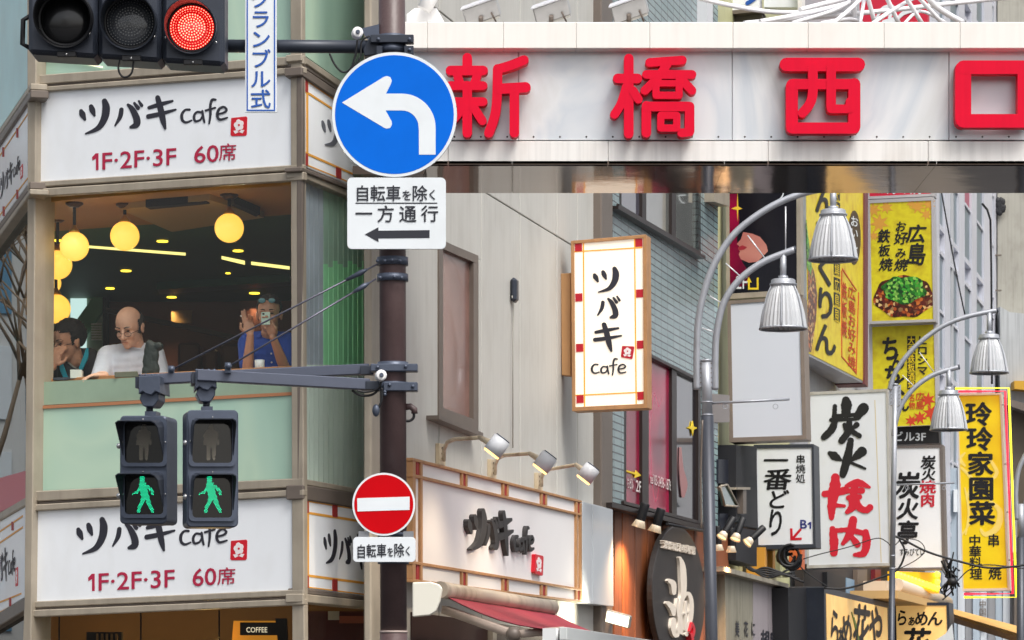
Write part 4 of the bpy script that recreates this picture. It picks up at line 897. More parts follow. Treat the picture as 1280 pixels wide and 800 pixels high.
# road signs ---------------------------------------------------------
Mret = mat('reflective_white', (224, 230, 234), .35, var=.08, vscale=9, dirtamt=.12, dirt=(150, 150, 140))
Mblue = mat('road_sign_blue', (0, 104, 216), .35, spec=.12, var=.16, vscale=6)
Mrsr = mat('road_sign_red', (196, 0, 14), .35, spec=.12, var=.2, vscale=7)
Mfixed = mat('sign_letter_black', (34, 36, 46), .5)
Malu = mat('sign_alloy_back', (150, 152, 156), .4, .7)
fS = front(ZP-.13)
def disc(cx, cy, r, k=72): return [(cx+r*cos(2*pi*i/k), cy+r*sin(2*pi*i/k)) for i in range(k)]
def rrect(x0, y0, x1, y1, r, n=6, sk=0):
    o = []
    for cx, cy, a in ((x1-r, y0+r, -90), (x1-r, y1-r, 0), (x0+r, y1-r, 90), (x0+r, y0+r, 180)):
        for i in range(n+1):
            t = R(a+90*i/n); o.append((cx+r*cos(t), cy+r*sin(t)))
    return o
t = thing('blue_arrow_sign', 'round blue road sign with a white left-turn arrow on the brown pole', 'road sign', P(493, 222, ZP-.13))
MB().pp(fS, disc(493, 143.2, 78.3), -.012, 0).build('plate', Malu, t); MB().pp(fS, disc(493, 143.2, 78.0), 0, .0015).build('white_rim', Mret, t); MB().pp(fS, disc(493, 143.2, 74.3), .0015, .0025).build('blue_face', Mblue, t)
c4 = lambda x, y: (320+x/4, y/4)
ar = [c4(430, 513), c4(640, 384), c4(655, 380), c4(672, 386), c4(679, 403), c4(675, 418), c4(650, 468), c4(730, 468)]
ar += [c4(730+168*sin(a), 638-170*cos(a)) for a in [R(x) for x in range(10, 91, 8)]]+[c4(898, 650), c4(898, 773), c4(815, 773), c4(814, 650)]
ar += [c4(730+83*sin(a), 636-84*cos(a)) for a in [R(x) for x in range(90, 9, -10)]]+[c4(730, 552), c4(648, 552), c4(678, 606), c4(680, 622), c4(670, 640), c4(652, 643), c4(640, 638)]
MB().pp(fS, ar, .0025, .0035).build('white_arrow', Mret, t)
t = thing('one_way_sign', 'white rounded road sign with black text and left arrow, below the blue disc', 'road sign', P(495, 311, ZP-.13))
MB().pp(fS, rrect(434, 222, 557.3, 311.3, 6), -.012, 0).build('plate', Mret, t, .001)
b = MB()
for s_, x0_, x1_, y0_, y1_, of in (('自', 443, 463, 231, 252, .018), ('転', 462.5, 482, 231, 252, .018), ('車', 482, 501.5, 231, 252, .018), ('を', 502, 515, 237, 251, .018), ('除', 514.5, 534.5, 231, 252, .018), ('く', 534, 547.5, 236, 250.5, .018),
                                   ('一', 443.5, 466, 256, 278, .018), ('方', 471, 493.5, 256, 278.5, .018), ('通', 498.5, 521, 256, 278.5, .018), ('行', 526, 548.5, 256, 278, .018)):
    text(b, fS, s_, rect(x0_, y0_, x1_, y1_), .0015, of)
b.pb(fS, 444.5, 253.2, 546.5, 254.6, 0, .0015); b.build('lettering', Mfixed, t)
MB().pp(fS, [(456, 293), (473, 284), (473, 288.3), (537, 287.6), (537, 297.4), (473, 298), (473, 302.5)], 0, .0015).build('black_arrow', Mfixed, t)
t = thing('no_entry_sign', 'round red no-entry road sign with a white bar, low on the brown pole', 'road sign', P(479.5, 669, ZP-.13))
MB().pp(fS, disc(479.7, 630.3, 39.3), -.012, 0).build('plate', Mret, t); MB().pp(fS, disc(479.7, 630.3, 36.9), 0, .0015).build('red_face', Mrsr, t)
MB().pp(fS, [(446.5, 622.8), (512, 620.8), (512, 637.3), (446.8, 639.3)], .0015, .003).build('white_bar', Mret, t)
t = thing('bicycles_excepted_sign', 'small white rounded road sign with one line of black Japanese text, under the no-entry disc', 'road sign', P(480, 702, ZP-.14))
fS2 = front(ZP-.14)
MB().pp(fS2, rrect(441.3, 671.3, 519.5, 702.5, 5), -.012, 0).build('plate', Mret, t, .001)
b = MB()
for s_, x0_, x1_, y0_, y1_ in (('自', 445, 458, 680, 698.5), ('転', 457.7, 470.5, 679.5, 697.5), ('車', 470.5, 483.5, 679, 697), ('を', 483.5, 492.5, 683.5, 696), ('除', 492, 505.5, 678.5, 696.5), ('く', 505, 515, 682, 695)):
    text(b, fS2, s_, rect(x0_, y0_, x1_, y1_), .0015, .02)
b.build('lettering', Mfixed, t)
for x in (456, 512): MB().pb(front(ZP-.13), x-8, 664, x+5, 672, -.03, -.013).build('sign_bracket', Malu, t)
# scramble sign --------------------------------------------------------
fC = front(ZP-.06)
t = thing('scramble_crossing_sign', 'tall narrow white sign with blue border and vertical blue Japanese text, on the signal arm', 'road sign', P(326, 141, ZP-.06))
MB().pb(fC, 306.5, -62, 345.8, 140.5, -.012, 0).build('plate', Mret, t, .001)
Msb = mat('scramble_blue', (28, 84, 170), .4)
b = MB()
for q in ((308.2, -60, 309.9, 138.6), (342.3, -60, 344, 138.6), (308.2, 137, 344, 138.8)): b.pb(fC, *q, 0, .0015+.0003*random.random())
b.build('blue_border', Msb, t)
b = MB(); vtext(b, fC, 'スクランブル式', 312.5, -39, 339, 136, .0015, .022); b.build('lettering', Msb, t)
# ================================================================== VEHICLE SIGNAL
ts = thing('vehicle_traffic_light', 'dark horizontal three-lens traffic light showing red, top left', 'traffic light', P(160, 75, 15.0))
fv = front(15.0)
def ty(x): return .062*(x-36)
bx_ = [34.5, 122, 202, 281]
lc = [(82, 24, 0), (163, 28, 1), (240, 35, 2)]
for i in range(3):
    xa, xb = bx_[i]+.5, bx_[i+1]-.5
    q = [(xa, -34+ty(xa)), (xb, -34+ty(xb)), (xb, 67+ty(xb)), (xa, 67+ty(xa))]
    MB().pp(fv, q, -.22, -.005).build('housing', M_dkgun, ts, .02)
    MB().pp(fv, [(xa+3, -30+ty(xa)), (xb-3, -30+ty(xb)), (xb-3, 64+ty(xb)), (xa+3, 64+ty(xa))], -.01, .012).build('door', M_dkgun, ts, .01)
    x, y = lc[i][:2]; r = 31/F*15; c = fv.px(x, y, .015)
    mm = [mat('dark_lens', (16, 17, 20), .25, coat=.4), mat('smoky_lens', (58, 62, 68), .18, coat=1, bump=.4, bscale=150), mat('red_lens', (150, 8, 16), .2, coat=1, emit=(255, 20, 24), es=.45)][i]
    rl = (31, 30, 28)[i]/F*15
    MB().lathe(c, (0, -1, 0), [(rl, 0), (rl*.97, .006), (rl*.7, .016), (rl*.35, .022), (.001, .024)], 40, caps=False).build('lens', mm, ts)
    b = MB(); b.lathe(c, (0, -1, 0), [(rl, -.01), (rl*1.12, -.01), (rl*1.14, .012), (rl*1.0, .012)], 40, closed=True, caps=False); b.build('lens_ring', M_blk, ts)
    # hood
    seg = 40; vs = []; f_ = []
    for k in range(seg+1):
        a = 2*pi*k/seg-pi/2; s01 = (sin(a)+1)/2; ln = .035+.16*s01
        for rr, hh_ in ((rl*1.14, 0), (rl*1.17, ln), (rl*1.12, ln), (rl*1.09, 0)):
            vs.append(c+V((rr*cos(a), -hh_, rr*sin(a)-hh_*.12)))
    for k in range(seg):
        for j in range(4): f_.append([k*4+j, k*4+(j+1) % 4, (k+1)*4+(j+1) % 4, (k+1)*4+j])
    b = MB(); b.faces(vs, f_, False); b.build('visor', M_dkgun if i else M_blk, ts, weld=.0001)
    MB().pb(fv, x-11, 61+ty(x), x+13, 68+ty(x), 0, .025).build('latch', M_blk, ts, .003)
    b = MB(); b.sph(fv.px(x+1, 65+ty(x), .03), .006, None, 8, 6)
    for dx, dy in ((-33, 12), (30, 18)): b.sph(fv.px(x+dx, y+dy, .03), .006, None, 8, 6)
    b.build('screw', M_steel, ts)
    if i:
        b = MB(); 
        for ri in range(1, 9):
            rr = rl*.93*ri/8.0; nn = int(6*ri)
            for k in range(nn):
                a = 2*pi*k/nn+ri*.3; h = .025-.024*(rr/rl)**1.6
                p = c+V((rr*cos(a), -h-.002, rr*sin(a))); b.lathe(p, (0, -1, 0), [(.0036, 0), (.0036, .002)], 6)
        b.build('led_points', emis('red_led', (255, 110, 90), 4.5) if i == 2 else mat('dull_led', (110, 112, 112), .2), ts)
MB().tube([fv.px(38, 60, -.08), fv.px(28, 55, -.08), fv.px(29, 25, -.08), fv.px(38, 20, -.08)], .012, 8).build('side_hinge', M_blk, ts)
cable([(150, 74), (148, 86), (152, 95), (159, 96), (165, 90), (167, 76)], 15.0, .005, par=ts)
# ================================================================== PEDESTRIAN SIGNALS
def seg_in(px_, py_, st):
    for s_ in st:
        for i in range(len(s_)-1):
            x0_, y0_, w0 = s_[i]; x1_, y1_, w1 = s_[i+1]; dx, dy = x1_-x0_, y1_-y0_; L2_ = dx*dx+dy*dy or 1
            t_ = max(0, min(1, ((px_-x0_)*dx+(py_-y0_)*dy)/L2_)); ww = (w0+(w1-w0)*t_)/2
            if math.hypot(px_-x0_-dx*t_, py_-y0_-dy*t_) <= ww: return True
    return False
WALK = [[(178, 462, 30), (179, 470, 30)], [(180, 500, 44), (192, 555, 46)], [(172, 505, 18), (150, 540, 16), (120, 553, 10)], [(208, 508, 22), (236, 535, 18), (240, 556, 14)], [(188, 570, 26), (155, 652, 20)], [(205, 570, 30), (222, 620, 22), (236, 652, 22)]]
STAND = [[(187, 155, 30), (187, 180, 34)], [(187, 212, 86), (187, 240, 70)], [(150, 240, 16), (150, 262, 12)], [(225, 240, 16), (225, 262, 12)], [(172, 260, 26), (172, 345, 18)], [(202, 260, 26), (202, 345, 18)]]
def ped(label, x0_, x1_, y0_, y1_, lensx, lensys, yaw, Z, dxc, scl, clampx, clampy):
    t = thing('pedestrian_signal', label, 'traffic light', P((x0_+x1_)/2, y1_, Z), 'pedestrian signals hanging side by side')
    cx_ = (x0_+x1_)/2; cen = P(cx_, (y0_+y1_)/2, Z); fr = Fr((cen.x, cen.y, 0), (cos(yaw), sin(yaw), 0))
    MB().pp(fr, rrect(x0_, y0_, x1_, y1_, 6, 5), -.17, -.005).build('housing', M_gun, t, .006)
    for (ya, yb) in lensys:
        xa, xb = lensx
        o = rrect(xa-5.5, ya-5, xb+5.5, yb+5.5, 6, 5); n_ = len(o); inn = rrect(xa-1, ya-1, xb+1, yb+1, 5, 5)
        P1 = [fr.px(x, y, .012) for x, y in o]; P2 = [fr.px(x, y, .012) for x, y in inn]; P3 = [fr.px(x, y, -.004) for x, y in inn]; P4 = [fr.px(x, y, -.004) for x, y in o]
        b = MB(); f_ = []
        for k in range(n_):
            j = (k+1) % n_
            for m_ in range(4): f_.append([m_*n_+k, m_*n_+j, ((m_+1) % 4)*n_+j, ((m_+1) % 4)*n_+k])
        b.faces(P1+P2+P3+P4, f_); b.build('lens_frame', M_gun, t)
        MB().pp(fr, inn, -.004, .001).build('lens', mat('ped_lens', (18, 19, 21), .08, coat=.5, var=.4, vscale=6), t)
        # hood: top and two tapering sides
        vs = []; f_ = []; sec = []
        path = [(xb+2.5, yb-8), (xb+3, ya+6), (xb+1.5, ya), (xb-3, ya-2.8), (xa+3, ya-2.8), (xa-1.5, ya), (xa-3, ya+6), (xa-2.5, yb-8)]
        dep = [.012, .10, .13, .14, .14, .13, .10, .012]
        for (x, y), d_ in zip(path, dep):
            a_, b__ = fr.ab(x, y); ca, cb = fr.ab((xa+xb)/2, (ya+yb)/2); k_ = .965
            vs += [fr.pt(a_, b__, .01), fr.pt(a_, b__-.012*d_/.14, d_), fr.pt(ca+(a_-ca)*k_, cb+(b__-cb)*k_-.012*d_/.14, d_), fr.pt(ca+(a_-ca)*k_, cb+(b__-cb)*k_, .01)]
        for k in range(len(path)-1):
            for j in range(4): f_.append([k*4+j, k*4+(j+1) % 4, (k+1)*4+(j+1) % 4, (k+1)*4+j])
        b = MB(); b.faces(vs, f_); b.build('visor', M_dkgun, t)
    for (st, cy0, mm, nm) in ((STAND, 0, mat('dull_led_tan', (226, 214, 190), .4), 'standing_figure'), (WALK, 1, emis('green_led', (20, 240, 170), 2.6), 'walking_figure')):
        b = MB()
        for iy in range(0, 110):
            for ix in range(0, 80):
                gx = 100+ix*(8.2 if cy0 else 9.0)+(4.1 if iy % 2 else 0); gy = (130 if cy0 == 0 else 430)+iy*(7.4 if cy0 else 8.2)
                if gx > 270 or gy > (370 if cy0 == 0 else 670): continue
                if seg_in(gx, gy, st):
                    X_ = 140+(gx-187)*scl/4.706+(187+dxc)/4.706; Y_ = 500+gy/4.706
                    c = fr.px(X_, Y_, .0025); rr = .0016 if cy0 else .0023
                    b.lathe(c, fr.n, [(rr, 0), (rr*.6, .0015)], 6)
        b.build(nm, mm, t)
    for y in ((y0_*.72+y1_*.28), (y0_*.26+y1_*.74)):
        for sx in ((x0_-1.5,) if yaw > 0 else (x0_-.5,)):
            MB().sph(fr.px(sx, y, -.03), (.014, .014, .014), None, 10, 8).build('hinge_knob', M_steel, t)
    b = MB()
    for x, y in ((cx_, lensys[0][0]-4), (cx_, lensys[1][0]-4), (lensx[0]-3.5, sum(lensys[0])/2), (lensx[1]+3.5, sum(lensys[0])/2), (lensx[0]-3.5, sum(lensys[1])/2), (lensx[1]+3.5, sum(lensys[1])/2)): b.sph(fr.px(x, y, .016), .004, None, 8, 6)
    b.build('screw', M_steel, t)
    # hanger
    Zc = Z+.04; f2 = Fr((0, Zc-.02, 0), (cos(yaw*.6), sin(yaw*.6), 0)); f2.O = P(clampx, clampy, Zc-.02); f2.O.z = 0
    x, y = clampx, clampy
    MB().pp(f2, [(x-13, y-14), (x+13, y-15), (x+14, y+8), (x+8, y+5), (x+3, y+10), (x-4, y+8), (x-8, y+5), (x-13, y+9)], -.16, .04).build('clamp_block', M_gun, t, .004)
    MB().pp(f2, [(x-9, y+6), (x+12, y+6), (x+12, y+16), (x+6, y+24), (x-7, y+24), (x-12, y+14)], -.12, .015).build('clamp_jaw', M_gun, t, .004)
    MB().pb(f2, x-17, y-13, x-12, y+1, -.15, .02).build('clamp_flange', M_dkgun, t)
    MB().tube([f2.px(x+1, y+22, -.05), f2.px(x+1, y+34, -.05)], .017, 12).build('stem', M_dkgun, t)
    MB().pb(f2, x-5, y+30, x+9, y0_+1 if y0_+1 > y+31 else y+35, -.09, .0).build('stem_plate', M_gun, t)
    b = MB()
    for dx in (-11, -4, 4, 11): b.sph(f2.px(x+dx, y-15, -.02), .008, None, 8, 6)
    b.build('bolt', M_gun, t)
ped('grey pedestrian signal showing a green walking figure, left one of the pair', 149.5, 208, 519.5, 655, (157, 203), ((528, 577.5), (593.5, 642)), -R(13), ZP, 0, 1.0, 186, 484)
ped('grey pedestrian signal showing a green walking figure, right one of the pair and nearer', 233.5, 298, 512.5, 659, (241.5, 289), ((525.5, 577.5), (594, 646)), R(13), ZP-.2, 396, 1.04, 257, 478)
# ================================================================== STREET LAMPS
Mshade = mat('ribbed_acrylic', (186, 189, 193), .35, .05, coat=.5, spec=.6)
Mdkp = mat('dark_grey_post_paint', (66, 70, 80), .4, .2, var=.2, vscale=8)
def bell(t, x, yr, yt, r, Z, ystem):
    c = P(x, yr, Z); R_ = r/F*Z; Ht = (yr-yt)/F*Z
    hd = MB(); hd.lathe(c+V((0, 0, Ht*.86)), (0, 0, 1), [(R_*.50, 0), (R_*.56, .008), (R_*.56, Ht*.05), (R_*.50, Ht*.055), (R_*.50, Ht*.12), (R_*.44, Ht*.14)], 28); head = hd.build('lamp_cap', M_silver, t)
    prof = [(.47, .86), (.53, .80), (.64, .68), (.75, .5), (.84, .32), (.90, .14), (.93, .03)]
    b = MB(); b.lathe(c, (0, 0, 1), [(R_*p, Ht*h) for p, h in prof], 64, ridge=.05, caps=False); b.build('shade', Mshade, head, recalc=True)
    b = MB(); b.lathe(c, (0, 0, 1), [(R_*1.0, -.004), (R_*1.0, .012), (R_*.92, .012), (R_*.92, -.004)], 40, caps=False, closed=True); b.build('rim', M_silver, head)
    for k in range(6):
        a = 2*pi*k/6+.35; d = V((cos(a), sin(a), 0)); pr = [(.54, .86), (.60, .80), (.72, .68), (.83, .5), (.91, .32), (.965, .14), (.985, .01)]
        MB().tube([c+d*R_*p+V((0, 0, Ht*h)) for p, h in pr], R_*.028, 6).build('rib', M_silver, head)
    b = MB(); b.sph(c+V((0, 0, Ht*.45)), (R_*.3, R_*.3, Ht*.28)); b.build('bulb', mat('white_bulb', (235, 235, 230), .3), head)
    MB().tube([P(x, yt+2, Z), P(x, ystem, Z)], R_*.13, 12).build('stem', M_silver, t)
    MB().tube([P(x, yt+1, Z), P(x, yt-4, Z)], R_*.2, 12).build('stem_collar', M_silver, t)
def lamp_post(label, Z, px0, ytop, ymid, ybase_x, arms, bells, rods, bar, r, ra, extra=None):
    t = thing('street_lamp', label, 'street lamp', V((P(ybase_x, 860, Z).x, Z, 0)), 'silver street lamps with bell shades')
    def pa(y): return P(px0+(ybase_x-px0)*(y-ytop)/(800-ytop), y, Z)
    MB().tube([pa(ytop), pa(ymid)], r*.94, 20).build('upper_post', M_silver, t)
    MB().tube([pa(ymid), V((pa(1000).x, Z, 0))], r*1.1, 20).build('lower_post', Mdkp, t)
    MB().tube([pa(ytop-.5), pa(ytop+2)], r*1.02, 20).build('post_cap', M_silver, t)
    for a_ in arms:
        s_ = smooth_pts([(x, y, 1) for x, y in a_], 8); MB().tube([P(x, y, Z) for x, y, _ in s_], ra, 14).build('arm', M_silver, t)
        e = s_[-1]; MB().tube([P(e[0]-.5, e[1], Z), P(e[0]+1.5, e[1]-.3, Z)], ra*1.05, 14).build('arm_end_cap', Mdkp, t)
    for (x0_, y0_, x1_, y1_) in rods: MB().tube([P(x0_, y0_, Z), P(x1_, y1_, Z)], ra*.2, 6).build('tie_rod', mat('white_rod', (222, 224, 228), .3, .3), t)
    for b_ in bells: bell(t, *b_[:4], Z, b_[4])
    (x0_, y0_), (x1_, y1_) = bar
    MB().tube([P(x0_, y0_, Z), P(x1_, y1_, Z)], ra*.38, 8).build('banner_bar', M_silver, t)
    for f_ in (.18, .82):
        c = P(x0_+(x1_-x0_)*f_, y0_+4, Z); b = MB(); b.tube([c+V((.02*cos(a), 0, .02*sin(a))) for a in [R(x) for x in range(0, 361, 30)]], .003, 5, False); b.build('ring', M_silver, t)
    for y in (ymid-18, ymid-2): MB().tube([pa(y), pa(y+1.5)], r*1.04, 20).build('post_band', M_silver, t)
    for sx in (-1, 1): 
        for k in range(6): MB().sph(P(px0+sx*6.5*(26/Z), ytop+4+k*6*(26/Z), Z-.02), .006, None, 6, 4).build('bolt', M_framed, t)
        MB().pb(front(Z), px0+sx*6.8*(26/Z)-2, ytop+1, px0+sx*6.8*(26/Z)+2, ytop+34*26/Z, -.01, .01).build('arm_plate', M_silver, t)
    return t
lamp_post('nearer silver street lamp with bell shades, before the blank white board', 26, 882.5, 450, 520, 890.5,
    [[(871, 487), (871, 440), (873, 400), (881, 362), (893, 330), (913, 298), (938, 275), (972, 254), (1010, 240), (1046, 234)], [(894, 487), (894, 450), (896, 415), (905, 378), (925, 349), (955, 327), (993, 312)]],
    [(1041.5, 325, 262, 31.5, 236), (979, 411.5, 349, 30.5, 318)], [(934.5, 294, 957, 324), (907, 329, 926, 346), (887, 370, 903, 379.5), (982, 258, 982, 312), (877, 410, 896, 416)], ((889, 504), (987, 499)), .046, .028)
lamp_post('farther silver street lamp with bell shades, before the red and black barbecue sign', 34, 1119, 480, 712, 1114,
    [[(1112, 487), (1118, 468), (1131, 448), (1150, 428), (1178, 408), (1208, 396), (1246, 388)], [(1117, 545), (1119, 530), (1127, 506), (1144, 484), (1168, 468), (1198, 459)]],
    [(1236.5, 466.5, 418, 24.5, 391), (1186, 537.5, 488, 24, 462)], [(1149, 440, 1168, 466), (1128, 469, 1144, 484), (1116, 502, 1125, 508.5)], ((1121, 606), (1193, 603.5)), .03, .026)
t = thing('street_lamp', 'dark post with silver curved arms cut by the right edge, beside the yellow neon sign', 'street lamp', V((P(1277, 860, 40).x, 40, 0)), 'silver street lamps with bell shades')
MB().tube([P(1276, 672, 40), V((P(1276, 860, 40).x, 40, 0))], .052, 18).build('lower_post', Mdkp, t); MB().tube([P(1276, 672, 40), P(1276, 630, 40)], .045, 18).build('upper_post', M_silver, t)
for a_ in ([(1271, 650), (1270, 610), (1276, 580), (1295, 552), (1330, 535)], [(1282, 650), (1283, 625), (1292, 600), (1312, 585)]): MB().tube([P(x, y, 40) for x, y, _ in smooth_pts([(x, y, 1) for x, y in a_], 8)], .03, 12).build('arm', M_silver, t)
# ================================================================== BUILDINGS FARTHER ALONG THE STREET
def hwall(name, label, segs, cat='building'):
    t = thing(name, label, cat, FH.pt(FH.ab(segs[0][0], 400)[0], 0, 0))
    for x0_, x1_, z0, z1, c1, m, nm in segs:
        a0 = FH.ab(x0_, 400)[0]; a1 = FH.ab(x1_, 400)[0]; MB().bx(FH, a0+.003, a1-.003, z0, z1, -.4, c1).build(nm, m, t)
    return t
cb_ = hwall('cream_building', 'narrow cream building with dark boxes, behind the blank white board', [(910, 1003, .2, 15, -.15, M_cream, 'wall')])
M_grey2 = mat('pale_grey_wall', (176, 178, 182), .55, var=.25, vscale=2, streak=.3)
gb_ = hwall('grey_building', 'grey building carrying the yellow restaurant boards', [(1004, 1090, .2, 15, -.2, M_grey2, 'wall'), (1090.5, 1166, .2, 15, -.3, M_grey2, 'wall'), ])
def chip(t, name, q, m, c1=.05, c0=-.1, fr=FH, bev=0): return MB().pp(fr, q, c0, c1).build(name, m, t, bev)
chip(cb_, 'ledge', [(893, 200), (912, 208), (912, 258), (893, 252)], M_frame, .1)
chip(cb_, 'dark_box', [(898, 574), (934, 576), (934, 606), (898, 604)], mat('navy_box', (30, 34, 46), .4), .02)
chip(cb_, 'dark_box', [(900, 642), (944, 642), (944, 668), (900, 662)], MATS['navy_box'], .02)
chip(cb_, 'dark_panel', [(920, 556), (946, 558), (946, 708), (920, 700)], M_dark, .1)
chip(cb_, 'grey_panel', [(890, 492), (912, 494), (912, 528), (890, 528)], mat('mauve_grey', (128, 122, 120), .6), .05)
o = chip(cb_, 'window', [(900, 608), (909, 606), (923, 633), (906, 632)], mat('teal_pane', (96, 130, 126), .1, coat=1), .28, .25); 
for a_, b_ in (((900, 608), (909, 606)), ((909, 606), (923, 633)), ((923, 633), (906, 632)), ((906, 632), (900, 608))): MB().tube([FH.px(*a_, .29), FH.px(*b_, .29)], .012, 6).build('sash', M_frame, o)
chip(cb_, 'grey_pipe', [(929, 610), (933, 610), (933, 642), (929, 642)], M_framed, .16)
chip(cb_, 'white_tray', [(922, 609), (938, 609), (938, 612), (922, 612)], M_frame, .17)
for x in (956, 966, 975, 983): chip(cb_, 'pipe', [(x, 684), (x+3, 685), (x+3, 722), (x, 720)], M_cream if x % 2 else M_orange, .1)
chip(cb_, 'orange_pipe', [(1002, 686), (1006, 686), (1006, 712), (1002, 712)], mat('orange_pipe', (200, 100, 50), .5), .2)
# low shop fronts -------------------------------------------------------
lf = thing('low_shop_front', 'grey weathered fascia with faint black characters, right of the planks', 'shop front', FH.px(940, 860, 0))
Mlf1 = mat('olive_grey_fascia', (146, 142, 126), .6, streak=.5, var=.3, dirtamt=.4); Mlf2 = mat('mauve_fascia', (160, 152, 156), .5, streak=.2, var=.15)
chip(lf, 'panel', [(906, 714), (925, 719), (925, 860), (908, 860)], Mlf1, .12); chip(lf, 'panel', [(925.4, 719), (941, 723), (941, 860), (925.4, 860)], Mlf1, .12)
chip(lf, 'panel', [(941.4, 723), (960, 728), (960, 860), (941.4, 860)], Mlf2, .12); chip(lf, 'panel', [(960.4, 728), (985, 734), (987, 860), (960.4, 860)], Mlf2, .12)
chip(lf, 'ledge', [(904, 708), (986, 730), (986, 735), (904, 714)], mat('dirty_ledge', (150, 144, 130), .7, dirtamt=.6), .22)
b = MB()
for ch, x in (('美', 919), ('花', 930), ('に', 939)): text(b, FH, ch, [(x, 775), (x+5.5, 776), (x+5.5, 797), (x, 796)], .125, .02)
text(b, FH, '胡麻', [(951, 786), (974, 789), (974, 812), (951, 808)], .125, .04); b.build('lettering', M_ink, lf)
dk = thing('black_partition', 'matt black panel between the grey fascia and the glowing ramen sign', 'panel', FH.px(1005, 860, .1)); chip(dk, 'panel', [(985, 735), (1031, 733), (1033, 860), (987, 860)], M_dark, .3); 
dr = thing('dark_shop_front', 'dark recessed shop front under the red and black barbecue sign', 'shop front', FH.px(1060, 860, -.1))
chip(dr, 'recess', [(1004, 705), (1120, 705), (1120, 860), (1004, 860)], mat('dim_brown', (48, 40, 38), .6, var=.4), .0)
for q, m_ in (([(1034, 715), (1057, 722), (1057, 742), (1034, 736)], M_dark), ([(1058, 722), (1068, 725), (1068, 748), (1058, 745)], mat('sky_blue_card', (120, 150, 176), .5)), ([(1072, 712), (1084, 712), (1084, 748), (1072, 748)], mat('taupe_board', (110, 96, 84), .6)), ([(1094, 712), (1101, 712), (1101, 752), (1094, 750)], mat('deep_red_board', (112, 24, 34), .5)), ([(1098, 727), (1110, 729), (1110, 758), (1098, 756)], mat('dusty_pink', (170, 150, 146), .6))): chip(dr, 'panel', q, m_, .06)
# far bay-window building ------------------------------------------------
Mfin = mat('white_blue_metal', (206, 208, 218), .4, .1, streak=.3, dirtamt=.15, dirt=(130, 120, 120)); Mgw = mat('far_window_pane', (104, 124, 136), .3, var=.4, vscale=1); Mrp = mat('rose_curtain', (160, 84, 104), .5)
wb_ = thing('bay_window_building', 'tall pale building with slanted rows of window bays, far right', 'building', FH.pt(FH.ab(1166, 400)[0], 0, 0))
a0 = FH.ab(1166, 400)[0]; a1 = FH.ab(1248, 400)[0]; MB().bx(FH, a0, a1, .2, 17, -.6, -.08).build('wall', mat('pale_blue_grey', (176, 184, 194), .5, streak=.3), wb_)
fins = [(1164, 1174.5), (1181, 1188), (1198.5, 1206), (1214.5, 1221), (1230, 1240.5), (1243, 1249)]
for x0_, x1_ in fins: MB().bx(FH, FH.ab(x0_, 400, .02)[0], FH.ab(x1_, 400, .02)[0], .2, 17, -.08, .02).build('fin', Mfin, wb_)
for i in range(5):
    xa, xb = fins[i][1], fins[i+1][0]; A0 = FH.ab(xa, 400, .0)[0]; A1 = FH.ab(xb, 400, .0)[0]
    for k, zc in enumerate((2.2, 4.4, 6.75, 9.1, 11.4, 13.7)):
        wf = MB(); wf.bx(FH, A0, A1, zc, zc+.09, -.08, .012); wf.bx(FH, A0, A1, zc+1.0, zc+1.05, -.08, .008); wf.bx(FH, A0, A1, zc+1.95, zc+2.02, -.08, .012); wo = wf.build('window', Mfin, wb_)
        MB().bx(FH, A0+.003, A1-.003, zc+.09, zc+1.0, -.08, -.02).build('pane', Mgw, wo); MB().bx(FH, A0+.003, A1-.003, zc+1.05, zc+1.95, -.08, -.02).build('pane', Mrp if (k == 3 and i in (1, 2)) else Mgw, wo)
MB().tube([FH.px(x, y, .3) for x, y in ((1228, 255), (1234, 262), (1238, 275), (1239, 330), (1240, 480))], .02, 8).build('drain_pipe', M_dark, wb_)
cable([(1176, 235), (1183, 275), (1195, 340), (1206, 393)], 52, .012, par=wb_)
# concrete building ---------------------------------------------------
Mcon = mat('rough_concrete', (172, 170, 160), .8, var=.35, vscale=.7, streak=.3, dirtamt=.3, bump=.3, bscale=8)
cn = thing('concrete_building', 'bare grey concrete wall of the building at the right edge', 'building', P(1300, 860, 62))
MB().bx(front(62), (1247-CX)/F*62, 14.5, 0, 17, -4, 0).build('wall', Mcon, cn)
f62 = front(61.9)
MB().pp(f62, [(1250, 383), (1262, 390), (1280, 392), (1330, 395), (1330, 860), (1250, 860)], -.1, .3).build('lower_wall', mat('pale_wall_far', (184, 188, 190), .5, var=.4, vscale=1, streak=.6), cn)
for y in (318, 362): MB().pb(f62, 1240, y, 1252, y+1.5, 0, .1).build('pipe_clip', M_framed, cn)
b = MB(); 
for i in range(26): b.sph(f62.px(random.uniform(1247, 1255), random.uniform(250, 266), .0), (.05, .02, .07), None, 6, 4)
b.build('paint_flakes', M_dark, cn)
MB().pp(f62, [(1268, 476), (1330, 476), (1330, 492), (1268, 486)], .3, .7).build('small_awning', mat('ochre_awning', (196, 150, 40), .6), cn)
MB().pp(f62, [(1251, 495), (1330, 520), (1330, 532), (1251, 503)], .3, .8).build('eave', M_framed, cn)
MB().pp(f62, [(1266, 512), (1330, 512), (1330, 700), (1266, 700)], .3, .4).build('dark_bay', mat('dull_umber', (86, 76, 62), .6, var=.5), cn)
